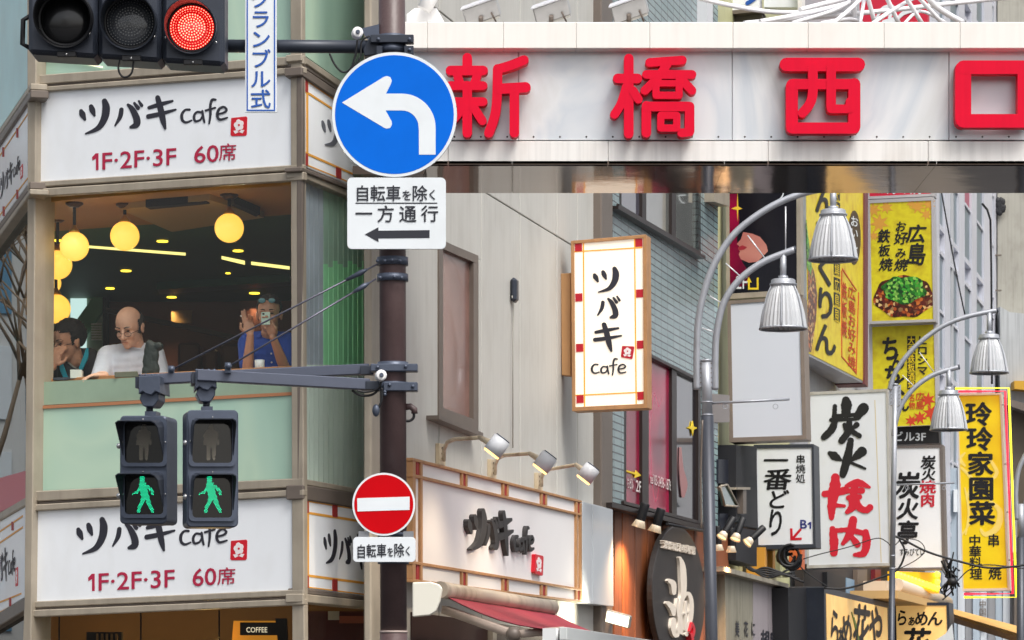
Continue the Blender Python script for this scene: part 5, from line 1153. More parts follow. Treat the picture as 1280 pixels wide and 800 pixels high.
# top of picture: things glimpsed over the gate ------------------------
tb = thing('white_roof_board', 'white board with a blue curved stroke, glimpsed above the gate', 'sign', P(950, 12, 36))
fb2 = blade(905, 34)
chip(tb, 'panel', [(905, -60), (947, -60), (949, 10), (905, 14)], M_white, .0, -.2, fb2); chip(tb, 'frame', [(901, 14), (950, 10), (952, 14), (901, 19)], M_framed, .02, -.3, fb2); chip(tb, 'underside', [(901, 19), (952, 14), (960, 60), (901, 60)], mat('underside_brown', (90, 84, 76), .6), -.1, -.3, fb2)  # plain brown panel below the white board
b = MB(); strokes(b, fb2, [[(948, -10, 5), (943, -2, 5), (934, 4, 5)]], lambda x, y: (x, y), 0, .01); b.build('blue_mark', Msb, tb)
chip(tb, 'panel', [(954, -60), (996, -60), (999, 9), (955, 9)], M_white, -.05, -.2, fb2); chip(tb, 'post', [(996, -60), (1001, -60), (1003, 60), (998, 60)], M_arch, .05, -.2, fb2)
tr = thing('red_roof_sign', 'red sign with white curls behind the pipe tangle above the gate', 'sign', P(1120, 28, 43)); fb3 = blade(1075, 42)
chip(tr, 'panel', [(1074, -60), (1159, -60), (1160, 60), (1075, 60)], mat('far_red', (196, 26, 58), .4), 0, -.2, fb3)
b = MB(); strokes(b, fb3, [[(1096, 22, 3), (1104, 10, 4), (1116, 8, 4), (1112, 22, 4)], [(1120, 26, 3), (1130, 16, 5), (1148, 12, 4)], [(1105, 28, 6), (1118, 24, 6)]], lambda x, y: (x, y), 0, .01); b.build('white_curl', Mret, tr)
# ================================================================== BLADE SIGNS
def box_sign(name, label, q, inner, Z, m_face, m_frame, d=.22, px=None, group=None, fc=.012):
    fr = blade(px or q[0][0], Z); t = thing(name, label, 'sign', fr.px(*q[3], -.1), group)
    MB().pp(fr, q, -d, -.004).build('case', m_frame, t, .004)
    n_ = 4
    P1 = [fr.px(x, y, fc) for x, y in q]; P2 = [fr.px(x, y, fc) for x, y in inner]; P3 = [fr.px(x, y, -.003) for x, y in inner]; P4 = [fr.px(x, y, -.003) for x, y in q]
    b = MB(); b.faces(P1+P2+P3+P4, [[m_*4+k, m_*4+(k+1) % 4, ((m_+1) % 4)*4+(k+1) % 4, ((m_+1) % 4)*4+k] for k in range(4) for m_ in range(4)]); b.build('frame', m_frame, t)
    MB().pp(fr, inner, -.004, .001).build('face', m_face, t); return t, fr
# star poster
t, fr = box_sign('poster_sign', 'black and crimson poster of lips and chin with a yellow star', [(907, 120), (999, 113), (1001, 368), (908, 374)], [(910.5, 123), (995, 117), (996, 362), (912.5, 367)], 33.2, mat('poster_black', (18, 16, 26), .2), M_frame)
Mcr = ramp_mat('crimson_glow', [(.3, (150, 10, 60)), (.55, (90, 8, 40)), (.75, (40, 6, 24))], 1.6, 1, .2)
b = MB(); b.pp(fr, [(911.5, 242), (921, 242), (924, 275), (921, 300), (925, 315), (928, 328), (938, 342), (934, 356), (912.5, 364)], 0, .003); b.build('crimson_area', Mcr, t)
Mfc = ramp_mat('print_skin', [(.3, (196, 132, 118)), (.6, (172, 100, 94)), (.8, (130, 62, 66))], 3, 1, .25)
b = MB(); b.pp(fr, [(929, 290), (940, 292), (950, 296), (958, 306), (960, 314), (954, 320), (947, 327), (936, 328.5), (926, 324), (923.5, 318), (925, 314), (922.5, 311), (924, 307.5), (921, 305), (926, 299)], 0, .004); b.build('printed_face', Mfc, t)
b = MB(); b.pp(fr, [(922.5, 309), (928, 306.5), (934, 309), (930, 312), (923.5, 313)], 0, .005); b.build('printed_lips', mat('print_lips', (150, 30, 46), .4), t)
b = MB(); b.pp(fr, [(922, 240), (922.8, 258), (928, 260.7), (922.9, 262.4), (922, 277), (921.1, 262.4), (914, 260.7), (921.1, 258)], 0, .005); b.build('yellow_star', mat('print_gold', (230, 190, 50), .5), t)
b = MB(); b.pp(fr, [(936, 346), (939.5, 353), (937.2, 353), (937.2, 359.6), (946, 359.6), (946, 347), (948.2, 347), (948.2, 362), (935, 362), (935, 353), (932.8, 353)], 0, .005); b.build('yellow_arrow', mat('yellow_vinyl', (230, 200, 30), .5), t)
b = MB(); text(b, fr, '2F', rect(920, 345, 934, 361), .005, .02, True); text(b, fr, 'フ', rect(969, 236, 982, 252), .005, .02); b.build('lettering', Mret, t)
# blank board
t, fr = box_sign('blank_board', 'large blank white illuminated board with brown metal frame behind the nearer street lamp', [(909, 376), (1003, 370), (1008, 549), (911.5, 553)], [(913.5, 380), (999, 374), (1003, 544), (916.5, 547)], 33, mat('blank_board_face', (212, 216, 224), .4, var=.06, vscale=1.5), mat('brown_sign_frame', (142, 128, 116), .45, .2, var=.25, vscale=8), .35)
# bird sign
t, fr = box_sign('skewer_shop_sign', 'black framed white sign with brush letters, B1 and a red arrow pointing down left', [(942, 556), (1017, 555), (1019.5, 684.5), (944.5, 687)], [(945.5, 560.5), (1014.5, 559.5), (1016.5, 680), (948, 681.5)], 34.6, M_white, mat('slate_case', (58, 62, 70), .4), .42, px=942)
b = MB()
for ch, q in (('一', (954, 563, 986, 588)), ('番', (954, 585, 990, 613)), ('ど', (958, 611, 986, 637)), ('り', (957, 634, 982, 672))): text(b, fr, ch, rect(*q), .004, .035, slant=.12)
vtext(b, fr, '串焼処', 994.5, 568, 1007, 604, .004, .02); b.build('brush_lettering', M_black, t)
b = MB(); text(b, fr, 'B', rect(1000.5, 650, 1008.5, 660.5), .004, .05, True); b.pp(fr, [(1009.5, 654.5), (1012, 652.5), (1014, 652.5), (1014, 661), (1012, 661), (1012, 655.5), (1009.5, 656.5)], 0, .004); b.build('lettering', mat('navy_print', (28, 40, 120), .5), t)
b = MB(); strokes(b, fr, [[(1000.5, 662, 3), (990.5, 673.5, 3)]], lambda x, y: (x, y), 0, .005); b.pp(fr, [(987.5, 660.5), (990.6, 660.5), (991, 672.4), (1002, 672), (1002, 675), (988, 675.6)], 0, .0042); b.build('red_arrow', M_red, t)
# barbecue sign
t, fr = box_sign('barbecue_sign', 'tall white sign with two black and two red brush characters, behind the farther lamp post', [(1011, 490), (1110, 486), (1114.5, 707), (1008.5, 710.5)], [(1013, 493.5), (1107.5, 489.5), (1112, 703.5), (1011, 706.5)], 37.8, mat('aged_sign_white', (214, 218, 226), .4, var=.06, vscale=2, dirtamt=.12, dirt=(180, 170, 140)), mat('aged_pale_frame', (178, 176, 172), .5, dirtamt=.5, dirt=(120, 104, 84)), .4, px=1010)
S8 = lambda x, y: (1010+x/3.333, 480+y/3.333)
TAN = [[(158, 68, 26), (160, 85, 34), (158, 125, 28)], [(112, 92, 14), (110, 130, 16)], [(108, 135, 15), (195, 128, 13)], [(232, 100, 34), (205, 134, 26)], [(96, 150, 13), (200, 146, 9)], [(112, 158, 20), (98, 190, 24), (66, 222, 20)], [(152, 170, 14), (158, 188, 16)], [(202, 170, 20), (184, 186, 10)], [(172, 160, 20), (166, 200, 24), (140, 236, 22)], [(168, 188, 18), (214, 216, 16)]]
HI = [[(90, 288, 14), (110, 300, 28), (136, 316, 10)], [(178, 235, 20), (166, 300, 28), (145, 378, 22)], [(224, 282, 34), (200, 302, 22), (180, 318, 10)], [(176, 326, 10), (238, 352, 8)]]
YAKI = [[(114, 388, 26), (112, 430, 36), (100, 500, 30), (98, 558, 16)], [(70, 458, 22), (110, 454, 24), (158, 442, 24)], [(110, 505, 16), (152, 508, 10)], [(160, 424, 12), (208, 412, 26), (256, 430, 9)], [(166, 446, 14), (225, 444, 20)], [(196, 420, 22), (188, 470, 24)], [(168, 474, 16), (214, 470, 18)], [(184, 478, 24), (186, 510, 26), (162, 534, 13)], [(200, 480, 20), (212, 512, 24), (240, 526, 20), (258, 514, 22)]]
NIKU = [[(102, 604, 20), (108, 650, 28), (108, 702, 26)], [(106, 612, 16), (170, 608, 16), (240, 624, 20)], [(240, 618, 22), (244, 660, 28), (232, 704, 24), (194, 712, 12)], [(188, 566, 26), (176, 620, 26), (146, 664, 14)], [(172, 625, 14), (206, 668, 22)]]
for st, m_ in ((TAN, M_black), (HI, M_black), (YAKI, mat('brush_red', (198, 22, 48), .5)), (NIKU, MATS['brush_red'] if 'brush_red' in MATS else M_red)):
    b = MB(); strokes(b, fr, [[(x, y, w2*1.3) for x, y, w2 in s_] for s_ in st], S8, 0, .006, rough=.09, dz=.0005); b.build('brush_character', m_, t)
MB().pp(fr, [(1093, 500), (1094, 500), (1102, 703), (1101, 703)], 0, .003).build('yellow_line', mat('faded_yellow', (206, 190, 150), .5), t)
# slanted big yellow sign
Uy = V((1195, 4000, 0)); fy = Fr(V((P(1007, 0, 38).x, 38, 0)), Uy)
t = thing('slanted_yellow_sign', 'big yellow restaurant sign at an angle behind the upper bell lamp', 'sign', fy.px(1010, 446, 0))
Mye = ramp_mat('yellow_print', [(.25, (206, 178, 34)), (.45, (226, 206, 36)), (.6, (214, 186, 30)), (.75, (184, 140, 24))], 4, 4, .35)
MB().pp(fy, [(1006, 150), (1083, 150), (1083, 481), (1009, 444)], -.35, 0).build('case', M_silver, t); MB().pp(fy, [(1007.5, 150), (1081, 150), (1081, 477), (1010, 441)], 0, .006).build('face', Mye, t)
MB().pp(fy, [(1081, 150), (1085, 150), (1085, 484), (1081, 480)], -.36, .03).build('frame', mat('maroon_frame', (110, 60, 66), .5), t)
Mfood = ramp_mat('fried_noodle_print', [(.3, (60, 26, 18)), (.45, (150, 62, 28)), (.55, (196, 110, 48)), (.66, (226, 196, 130)), (.75, (90, 30, 26))], 26, 3, .3, kind='voronoi'); Mnegi = ramp_mat('green_onion_print', [(.2, (26, 96, 30)), (.45, (60, 160, 50)), (.65, (150, 206, 90)), (.8, (20, 60, 30))], 30, 3, .3, kind='voronoi')
b = MB(); b.pp(fy, [(1010, 322), (1018, 340), (1022, 370), (1020, 400), (1014, 440), (1010.3, 440)], .006, .01); b.build('food_print', Mfood, t)
b = MB(); b.pp(fy, [(1008, 275), (1011, 300), (1015, 335), (1014, 345), (1009.5, 335)], .006, .012); b.build('onion_print', Mnegi, t)
b = MB(); vtext(b, fy, 'ちんちくりん', 1018, 180, 1046, 440, .012, .05, skew=10); b.build('lettering', M_black, t)
b = MB(); 
for k in range(9): b.pp(fy, [(1042.5, 232+k*19), (1050, 235+k*19), (1050, 251+k*19), (1042.5, 248+k*19)], .006, .01)
b.build('black_tiles', M_black, t)
b = MB(); vtext(b, fy, '大衆鉄板酒場広島風', 1043, 233, 1049.5, 403, .013, .0, skew=3); b.build('lettering', mat('yellow_vinyl', (230, 200, 30), .5), t)
Mrd = mat('red_print', (196, 60, 30), .5); b = MB(); vtext(b, fy, '広島お好み焼', 1060, 355, 1070, 458, .012, .02, skew=6); vtext(b, fy, '鉄板焼', 1053, 350, 1059, 420, .012, .02, skew=4)
for q in ([(1052, 338), (1053, 338), (1053, 445), (1052, 445)], [(1073, 365), (1074, 366), (1071, 466), (1070, 464)], [(1053, 335), (1071, 362), (1071, 364), (1053, 337)], [(1052, 444), (1071, 466), (1071, 468), (1052, 446)]): b.pp(fy, q, .006, .011)
b.build('red_lettering', Mrd, t)
b = MB(); b.pp(fy, [(1068+8*cos(a), 297+34*sin(a)) for a in [2*pi*k/24 for k in range(24)]], .006, .012); b.build('brown_badge', mat('badge_brown', (70, 52, 34), .5), t)
b = MB(); vtext(b, fy, 'おいしい', 1063, 268, 1073, 326, .016, .03, skew=3); b.build('lettering', Mret, t)
# Hiroshima boards
Mfr = mat('grey_white_frame', (184, 182, 184), .4, .2, var=.2)
t, fr = box_sign('okonomiyaki_sign', 'yellow sign with brush characters and a picture of a green onion topped dish', [(1083, 250), (1167, 246), (1169.5, 402), (1086, 405)], [(1087.5, 254), (1164, 250.5), (1166.5, 399), (1090, 401.5)], 43.4, ramp_mat('yellow_board', [(.25, (190, 168, 26)), (.5, (212, 200, 32)), (.75, (176, 150, 24))], 5, 4, .4), Mfr, .3)
b = MB()
for s_, q in (('広', (1133, 280, 1158, 304)), ('島', (1133, 303, 1158, 332)), ('お', (1119, 276, 1133, 290)), ('好', (1118, 289, 1135, 306)), ('み', (1119, 309, 1133, 323)), ('焼', (1118, 323, 1135, 339)), ('鉄', (1097, 286, 1113, 304)), ('板', (1098, 305, 1113, 321)), ('焼', (1099, 322, 1116, 339))): text(b, fr, s_, rect(*q), .006, .045, slant=.15)
b.build('brush_lettering', M_black, t)
Mml = mat('maple_print', (206, 150, 56), .5)
def maple(b, fr, x, y, r, c, a0=0):
    pts = []
    for k in range(7):
        a = a0+2*pi*k/7; pts += [(x+r*cos(a), y+r*sin(a)), (x+r*.45*cos(a+pi/7), y+r*.45*sin(a+pi/7))]
    b.pp(fr, pts, 0, c)
for x, y, r, a_ in ((1099, 279, 13, .3), (1092, 262, 10, 1), (1108, 259, 9, .5), (1147, 258, 10, .2), (1158, 268, 8, .9), (1139, 254, 7, .1), (1161, 255, 9, .4), (1092, 295, 7, .2)):
    b = MB(); maple(b, fr, x, y, r, .003+.0005*random.random(), a_); b.build('maple_leaf', Mml, t)
b = MB(); b.pp(fr, [(1130+38*cos(a)*(1+.05*sin(5*a)), 371+26*sin(a)*(1+.06*sin(7*a))) for a in [2*pi*k/40 for k in range(40)]], 0, .006); b.build('food_print', Mfood, t)
b = MB(); b.pp(fr, [(1130+27*cos(a)*(1+.1*sin(6*a)), 362+17*sin(a)*(1+.12*sin(5*a))) for a in [2*pi*k/40 for k in range(40)]], 0, .010); b.build('onion_print', Mnegi, t)
t, fr = box_sign('izakaya_sign', 'yellow sign with bold black hiragana above a black strip reading 3F', [(1086, 405.3), (1169.5, 402), (1173, 531), (1088, 535)], [(1090, 408.5), (1167, 405.5), (1170, 531), (1092, 534)], 43.6, MATS['yellow_board'], Mfr, .3)
b = MB()
for s_, q in (('ち', (1101, 419, 1125, 452)), ('ん', (1113, 440, 1131, 463)), ('ち', (1104, 455, 1128, 481)), ('く', (1113, 470, 1137, 495)), ('り', (1111, 488, 1126, 508)), ('ん', (1119, 497, 1137, 515))): text(b, fr, s_, rect(*q), .006, .06)
vtext(b, fr, 'ヒロシマ', 1146, 419, 1160, 469, .006, .05); b.build('lettering', M_black, t)
for k in range(6): MB().pb(fr, 1134, 420+k*11.3, 1144.2, 430+k*11.3, 0, .005).build('black_tile', M_black, t)
b = MB(); vtext(b, fr, '大衆鉄板酒場', 1134.6, 420, 1143.6, 487.4, .008, .02); b.build('lettering', mat('yellow_vinyl', (230, 200, 30), .5), t)
b = MB(); vtext(b, fr, '広島', 1144, 490, 1156, 512, .006, .03); vtext(b, fr, '名物', 1136, 492, 1144, 512, .006, .03); b.build('red_lettering', Mrd, t)
for x, y, r in ((1160, 500, 10), (1150, 522, 9), (1164, 516, 11), (1139, 526, 8)): b = MB(); maple(b, fr, x, y, r, .004, x); b.build('maple_leaf', Mrd, t)
t, fr = box_sign('floor_sign', 'black strip sign with white text under the yellow hiragana sign', [(1088, 535.5), (1173, 532), (1174, 554), (1088, 557)], [(1089, 536), (1172, 533), (1173, 553), (1089, 556)], 43.7, M_black, M_black, .3)
b = MB(); text(b, fr, 'ビル3F', rect(1118, 539.5, 1157, 551), .005, .045, True); b.build('lettering', Mret, t)
t, fr = box_sign('red_top_sign', 'red sign strip with white letters right under the gate, above the green onion dish sign', [(1083, 200), (1167, 197), (1168, 245), (1084, 249)], [(1087, 202), (1163, 200), (1164, 242), (1087, 245.5)], 43.5, mat('far_red', (196, 26, 58), .4), Mfr, .3)
b = MB(); text(b, fr, 'お好み焼', rect(1094, 222, 1152, 243), .005, .04); b.build('lettering', Mret, t)
# charcoal sign
t, fr = box_sign('charcoal_grill_sign', 'white sign with black and small red brush characters, behind the horizontal lamp bar', [(1112, 556), (1178, 555.5), (1182, 712), (1114, 713)], [(1115, 560), (1174.5, 559.5), (1178, 709), (1117, 710)], 45, M_white, mat('taupe_sign_frame', (110, 102, 98), .5), .35)
b = MB()
for s_, q in (('炭', (1119, 589, 1151, 624)), ('火', (1121, 622, 1149, 650)), ('亭', (1121, 650, 1148, 681)), ('炭', (1151, 569, 1170, 587)), ('火', (1152, 585, 1170, 601)) ): text(b, fr, s_, rect(*q), .006, .055, slant=.12)
text(b, fr, 'すみびてい', rect(1124, 685, 1156, 695), .006, .03); b.build('brush_lettering', M_black, t)
b = MB(); text(b, fr, '焼', rect(1149, 600, 1170, 617), .006, .055); text(b, fr, '肉', rect(1150, 616, 1169, 634), .006, .055); b.build('red_lettering', MATS['brush_red'], t)
# chinese sign with neon
Mgold = ramp_mat('golden_board', [(.25, (226, 176, 20)), (.5, (236, 204, 30)), (.75, (214, 164, 16))], 1.2, 2, .3, emit=.05)
t, fr = box_sign('neon_restaurant_sign', 'golden Chinese restaurant sign outlined by red and yellow neon tubes, at right', [(1195.5, 492), (1251.5, 491), (1262, 738), (1203, 739)], [(1197.5, 494.5), (1249.5, 493.5), (1259.5, 735), (1204.5, 736)], 49, Mgold, mat('pale_case', (206, 196, 180), .4), .4, px=1197)
b = MB()
for i, ch in enumerate('玲玲家園菜'): text(b, fr, ch, rect(1206.5+i*1.1, 502+i*31, 1240+i*1.1, 533+i*31), .006, .06)
for i, ch in enumerate('中華料理'): text(b, fr, ch, rect(1210.5+i*.5, 668+i*14, 1226.5+i*.5, 683+i*14), .006, .035)
text(b, fr, '串', rect(1234, 667, 1250, 684), .006, .035); text(b, fr, '焼', rect(1235.5, 708, 1252, 725), .006, .035); b.build('lettering', M_black, t)
b = MB(); strokes(b, fr, [[(1206, 566, 2), (1200, 574, 5), (1206, 582, 3)], [(1202, 585, 3), (1215, 600, 5), (1210, 620, 4)], [(1238, 575, 3), (1246, 590, 5), (1240, 600, 3)], [(1238, 626, 3), (1250, 640, 7), (1246, 660, 8), (1232, 668, 6), (1226, 662, 3)], [(1206, 610, 2), (1211, 640, 3), (1207, 668, 2)], [(1212, 655, 2), (1203, 668, 2)]], lambda x, y: (x, y), 0, .004); b.build('pale_dragon_swirl', mat('pale_gold', (240, 214, 110), .5), t)
for nm, m_, pts in (('yellow_neon_tube', emis('yellow_neon', (255, 235, 40), 1.6), [(1194, 485.5), (1261, 485), (1270.5, 746.5), (1205, 746.5)]), ('red_neon_tube', emis('red_neon', (255, 30, 60), 1.4), [(1196, 489.5), (1256.5, 489), (1266, 742), (1205, 742.5)])):
    MB().tube([fr.px(x, y, .08) for x, y in pts], .017, 8).build(nm, m_, t)
for x, y in ((1252.5, 506), (1256, 580), (1259, 640), (1262, 700), (1210, 741), (1240, 741)): MB().tube([fr.px(x-2, y, -.05), fr.px(x+8, y, .07)], .01, 6).build('tube_holder', M_silver, t)
# ramen signs
Mram = ramp_mat('glowing_ramen_face', [(.3, (240, 190, 112)), (.6, (250, 206, 130)), (.8, (226, 168, 88))], 2.5, 3, .4, emit=.22)
t = thing('ramen_wall_sign', 'glowing tan sign with tall brush letters, left of the dark lamp post', 'sign', FH.px(1070, 860, .5))
MB().pp(FH, [(1030, 734), (1113, 754), (1115, 862), (1032, 862)], .02, .5).build('case', M_dkgun, t, .005); MB().pp(FH, [(1033, 742), (1109, 760), (1111, 860), (1035, 860)], .5, .505).build('face', Mram, t)
b = MB()
for s_, q in (('ら', (1037, 756, 1050, 812)), ('ぁ', (1046, 775, 1057, 812)), ('め', (1051, 762, 1066, 812)), ('花', (1066, 752, 1088, 818)), ('や', (1086, 752, 1104, 818))): text(b, FH, s_, [(q[0], q[1]), (q[2], q[1]+4), (q[2], q[3]+3), (q[0], q[3])], .512, .05, slant=.1)
b.build('brush_lettering', M_black, t)
b = MB(); strokes(b, FH, [[(1065, 765, .8), (1070, 785, 1.4), (1073, 805, 2)], [(1068, 772, .8), (1072, 790, 1.5), (1074, 806, 2)]], lambda x, y: (x, y), .505, .514); b.build('green_blades', mat('print_green', (110, 130, 50), .5), t)
t, fr = box_sign('ramen_box_sign', 'glowing tan box sign reading ramen, right of the dark lamp post', [(1117, 753), (1186, 753), (1190, 862), (1119, 862)], [(1120, 757), (1183, 757), (1186, 860), (1122, 860)], 43.5, Mram, M_dkgun, .6)
b = MB()
for s_, q in (('ら', (1120, 761, 1135, 783)), ('ぁ', (1134, 768, 1145, 783)), ('め', (1143, 763, 1161, 783)), ('ん', (1159, 763, 1179, 783)), ('花', (1128, 784, 1164, 822))): text(b, fr, s_, rect(*q), .006, .055, slant=.1)
b.build('brush_lettering', M_black, t)
MB().pp(fr, [(1182, 792), (1190, 780), (1192, 800), (1160, 806)], .02, .06).build('white_paper', Mret, t)
# lit yellow strip and awnings
t = thing('bulb_sign', 'yellow sign strip with rows of lit bulbs, under the charcoal grill sign', 'sign', FH.px(1150, 738, .3))
fbb = Fr(FH.pt(FH.ab(1118, 725, .3)[0], 0, .3), V((2000, 4000, 0)))
MB().pp(fbb, [(1118, 714), (1176, 716), (1174, 742), (1118, 726)], -.1, 0).build('panel', emis('yellow_light_board', (240, 180, 10), .45, (220, 160, 10)), t)
for i in range(12): 
    f_ = i/11; x, y = 1121+f_*50, 718+f_*17; MB().sph(fbb.px(x, y, .03), .045, None, 8, 6).build('bulb', emis('yellow_bulb', (255, 220, 60), 2.2), t)
for y in (718, 727, 735): MB().sph(fbb.px(1171.5, y, .03), .045, None, 8, 6).build('bulb', emis('yellow_bulb', (255, 220, 60), 2.2), t)
t = thing('cream_awning', 'cream awning with a tan edge, between the bulb strip and the ramen box sign', 'awning', FH.px(1150, 756, .6))
MB().tube([FH.px(1121, 731, .5), FH.px(1184, 753, .5)], .09, 12).build('roller', mat('pale_roller', (206, 190, 170), .5), t)
MB().pp(FH, [(1122, 738), (1184, 756), (1170, 760), (1122, 748)], .2, .8).build('canopy', mat('tan_fabric', (206, 168, 110), .7), t); MB().pb(FH, 1108, 726, 1123, 752, .2, .5).build('end_cap', mat('pale_roller', (206, 190, 170), .5), t)
t = thing('tan_awning', 'long tan awning sloping down to the right bottom corner under the neon sign', 'awning', FH.px(1240, 790, .6))
p0, p1 = P(1188, 760, 47), P(1300, 790, 42); q0, q1 = P(1193, 768, 46), P(1300, 800, 40.5)
b = MB(); b.prism([p0, p1, q1, q0], [x-V((0, 0, .05)) for x in (p0, p1, q1, q0)]); b.build('canopy', mat('ochre_canvas', (214, 170, 100), .7, var=.3, vscale=3), t); b = MB(); b.prism([q0, q1, q1-V((0, 0, .12)), q0-V((0, 0, .12))], [x+V((0, .05, 0)) for x in (q0, q1, q1-V((0, 0, .12)), q0-V((0, 0, .12)))]); b.build('valance', mat('brown_valance', (120, 90, 58), .7), t)
t = thing('slatted_shop_front', 'pale blue vertical boards with faint letters, below the neon sign', 'shop front', P(1235, 860, 52)); f52 = front(54)
for i in range(9):
    x = 1188+i*9.4; MB().pb(f52, x, 585 if i < 2 else 600, x+8.8, 862, -.2, .03*(i % 2)).build('board', (mat('pale_blue_board', (170, 184, 196), .5, streak=.4), mat('grey_board', (140, 142, 146), .5, streak=.4), mat('cool_white_board', (200, 206, 212), .5, streak=.3))[(i*5) % 3], t)
b = MB(); vtext(b, f52, '中国料理', 1224, 750, 1233, 790, .04, .03); b.build('lettering', M_framed, t)
MB().pb(f52, 1170, 200, 1192, 862, -.6, -.2).build('grey_pier', M_grey2, t); MB().pb(f52, 1192, 612, 1197, 640, -.1, .1).build('meter_box', Mret, t)
MB().pb(f52, 1268, 690, 1284, 862, -.2, .2).build('grey_pier', M_framed, t)
# back wall closing the far end of the street
far = thing('far_building', 'distant grey building closing the far end of the street', 'building', (8, 76, 0)); MB().bx(front(76), -6, 30, 0, 20, -3, 0).build('wall', M_grey2, far)
# ================================================================== OVERHEAD CABLES
def wire(label, pts, Z, r, grp='loose overhead cables between the signs'): o = cable(pts, Z, r*.75); o.name = 'cable'; tag(o, label, 'cable', grp)
wire('thin cable curving across the bottom of the barbecue sign', [(988, 704), (1020, 694), (1060, 684), (1095, 673), (1108, 677), (1115, 683), (1124, 676), (1122, 670)], 36.5, .008)
wire('twisted cable sagging from the farther lamp post past the neon sign to the right edge', [(1118, 670), (1132, 676), (1160, 690), (1200, 702), (1240, 710), (1290, 705)], 36, .017)
wire('thin cable looping across the charcoal grill sign', [(1124, 672), (1148, 676), (1156, 688), (1145, 700), (1122, 712)], 36.2, .007)
wire('cable hanging from the knot down beside the farther lamp post', [(1124, 674), (1131, 690), (1122, 712), (1100, 722), (1060, 735), (1030, 735)], 36, .016)
wire('cable drooping from the skewer shop sign toward the black partition', [(985, 690), (1004, 712), (1020, 724), (1034, 733)], 36, .01)
wire('cable crossing the lower part of the neon sign', [(1180, 742), (1195, 728), (1212, 712), (1235, 706), (1290, 712)], 38, .01)
wire('thin cable in front of the neon sign, dropping steeply', [(1192, 690), (1188, 715), (1192, 735), (1178, 750)], 38, .012)
for k in range(5): wire('black cable in the bundle under the skewer shop sign', [(924+3*k, 668), (922+2*k, 690+3*k), (934+2*k, 706+2*k), (960, 722-3*k), (985+5*k, 712+4*k)], 34.3, .016, 'black cable bundle under the skewer shop sign')
t = thing('cable_coil', 'coiled bundle of black cable hanging below the skewer shop sign', 'cable', P(988, 712, 34.5), )
for k in range(6):
    b = MB(); b.tube([P(988+11*cos(a)*(1-.05*k)+k*.5, 695+13*sin(a)*(1-.04*k), 34.5+.02*k) for a in [2*pi*j/20 for j in range(21)]], .014, 6, False); b.build('loop', M_blk, t)
for k in range(9):
    cx_, cy_, ra_ = 986+random.uniform(-4, 4), 697+random.uniform(-5, 5), random.uniform(6, 13); b = MB(); b.tube([P(cx_+ra_*cos(a)+random.uniform(-1, 1), cy_+ra_*1.1*sin(a)+random.uniform(-1, 1), 34.45+.03*k) for a in [2*pi*j/14 for j in range(12)]], .016, 6, False); b.build('loop', M_blk, t)
t = thing('cable_junction', 'dark tangled cable junction between the charcoal grill sign and the neon sign', 'cable', P(1190, 728, 38))
for k in range(7):
    b = MB(); b.tube([P(1190+random.uniform(-16, 10), 724+random.uniform(-26, 24), 38+.03*j) for j in range(4)], .012, 6); b.build('strand', M_blk, t)
b = MB(); b.sph(P(1190, 727, 37.95), (.06, .05, .05)); b.build('junction_box', M_blk, t)
cable_pts = [(878, 525), (876, 600), (877, 660)]
o = cable(cable_pts, 25.8, .008, M_framed); tag(o, 'thin grey cable running down the nearer lamp post', 'cable')
# ================================================================== PEOPLE
def remesh(name, bm_mb, vox, m, parent, smooth=2):
    "closes overlapping volumes into one continuous skin"
    me = bpy.data.meshes.new('tmp'); me.from_pydata(np.concatenate(bm_mb.v).tolist(), [], bm_mb.f); o = bpy.data.objects.new('tmp', me); COL.objects.link(o)
    r = o.modifiers.new('r', 'REMESH'); r.mode = 'VOXEL'; r.voxel_size = vox
    s_ = o.modifiers.new('s', 'SMOOTH'); s_.iterations = smooth; s_.factor = .5
    me2 = bpy.data.meshes.new_from_object(o.evaluated_get(bpy.context.evaluated_depsgraph_get()))
    bpy.data.objects.remove(o); bpy.data.meshes.remove(me)
    off = OFF[parent]
    for v in me2.vertices: v.co -= off
    for p in me2.polygons: p.use_smooth = True
    me2.materials.clear(); me2.materials.append(m); me2.name = name
    r_ = bpy.data.objects.new(name, me2); COL.objects.link(r_); r_.parent = parent; OFF[r_] = off; return r_
def chain(b, pts, rs, flat=None):
    for i in range(len(pts)-1):
        a, c = V(pts[i]), V(pts[i+1]); ra_, rb_ = rs[i], rs[i+1]; L_n = (c-a).length; n_ = max(2, int(L_n/(min(ra_, rb_)*.45)))
        for k in range(n_+1): t_ = k/n_; b.sph(a.lerp(c, t_), ra_+(rb_-ra_)*t_, None, 10, 6)
def hand(b, wrist, palm_dir, finger_curl, side, nrm, s=1.0, fingers=None):
    d = V(palm_dir).normalized(); n_ = V(nrm).normalized(); x = d.cross(n_).normalized()*side; n_ = x.cross(d).normalized()*side
    wr = V(wrist); pal = wr+d*.045*s
    M_ = Matrix((x, d, n_)).transposed()
    b.sph(pal, (.038*s, .05*s, .017*s), M_, 12, 8)
    lens_ = [.072, .08, .075, .06]
    for k in range(4):
        cur = (fingers or [finger_curl]*4)[k]
        p = wr+d*.085*s+x*(-.027+.018*k)*s; q = [p]; dd = d.copy()
        for j, f_ in enumerate((.45, .32, .23)):
            dd = (dd*cos(cur)+n_*sin(cur)).normalized(); n2 = n_; q.append(q[-1]+dd*lens_[k]*f_*s)
        chain(b, q, [.0092*s, .0085*s, .008*s, .0068*s])
    p = wr+d*.025*s-x*.034*s; chain(b, [p, p+(-x*.5+d*.6+n_*.35).normalized()*.035*s, p+(-x*.3+d*.9+n_*.5).normalized()*.062*s], [.012*s, .0105*s, .0085*s])
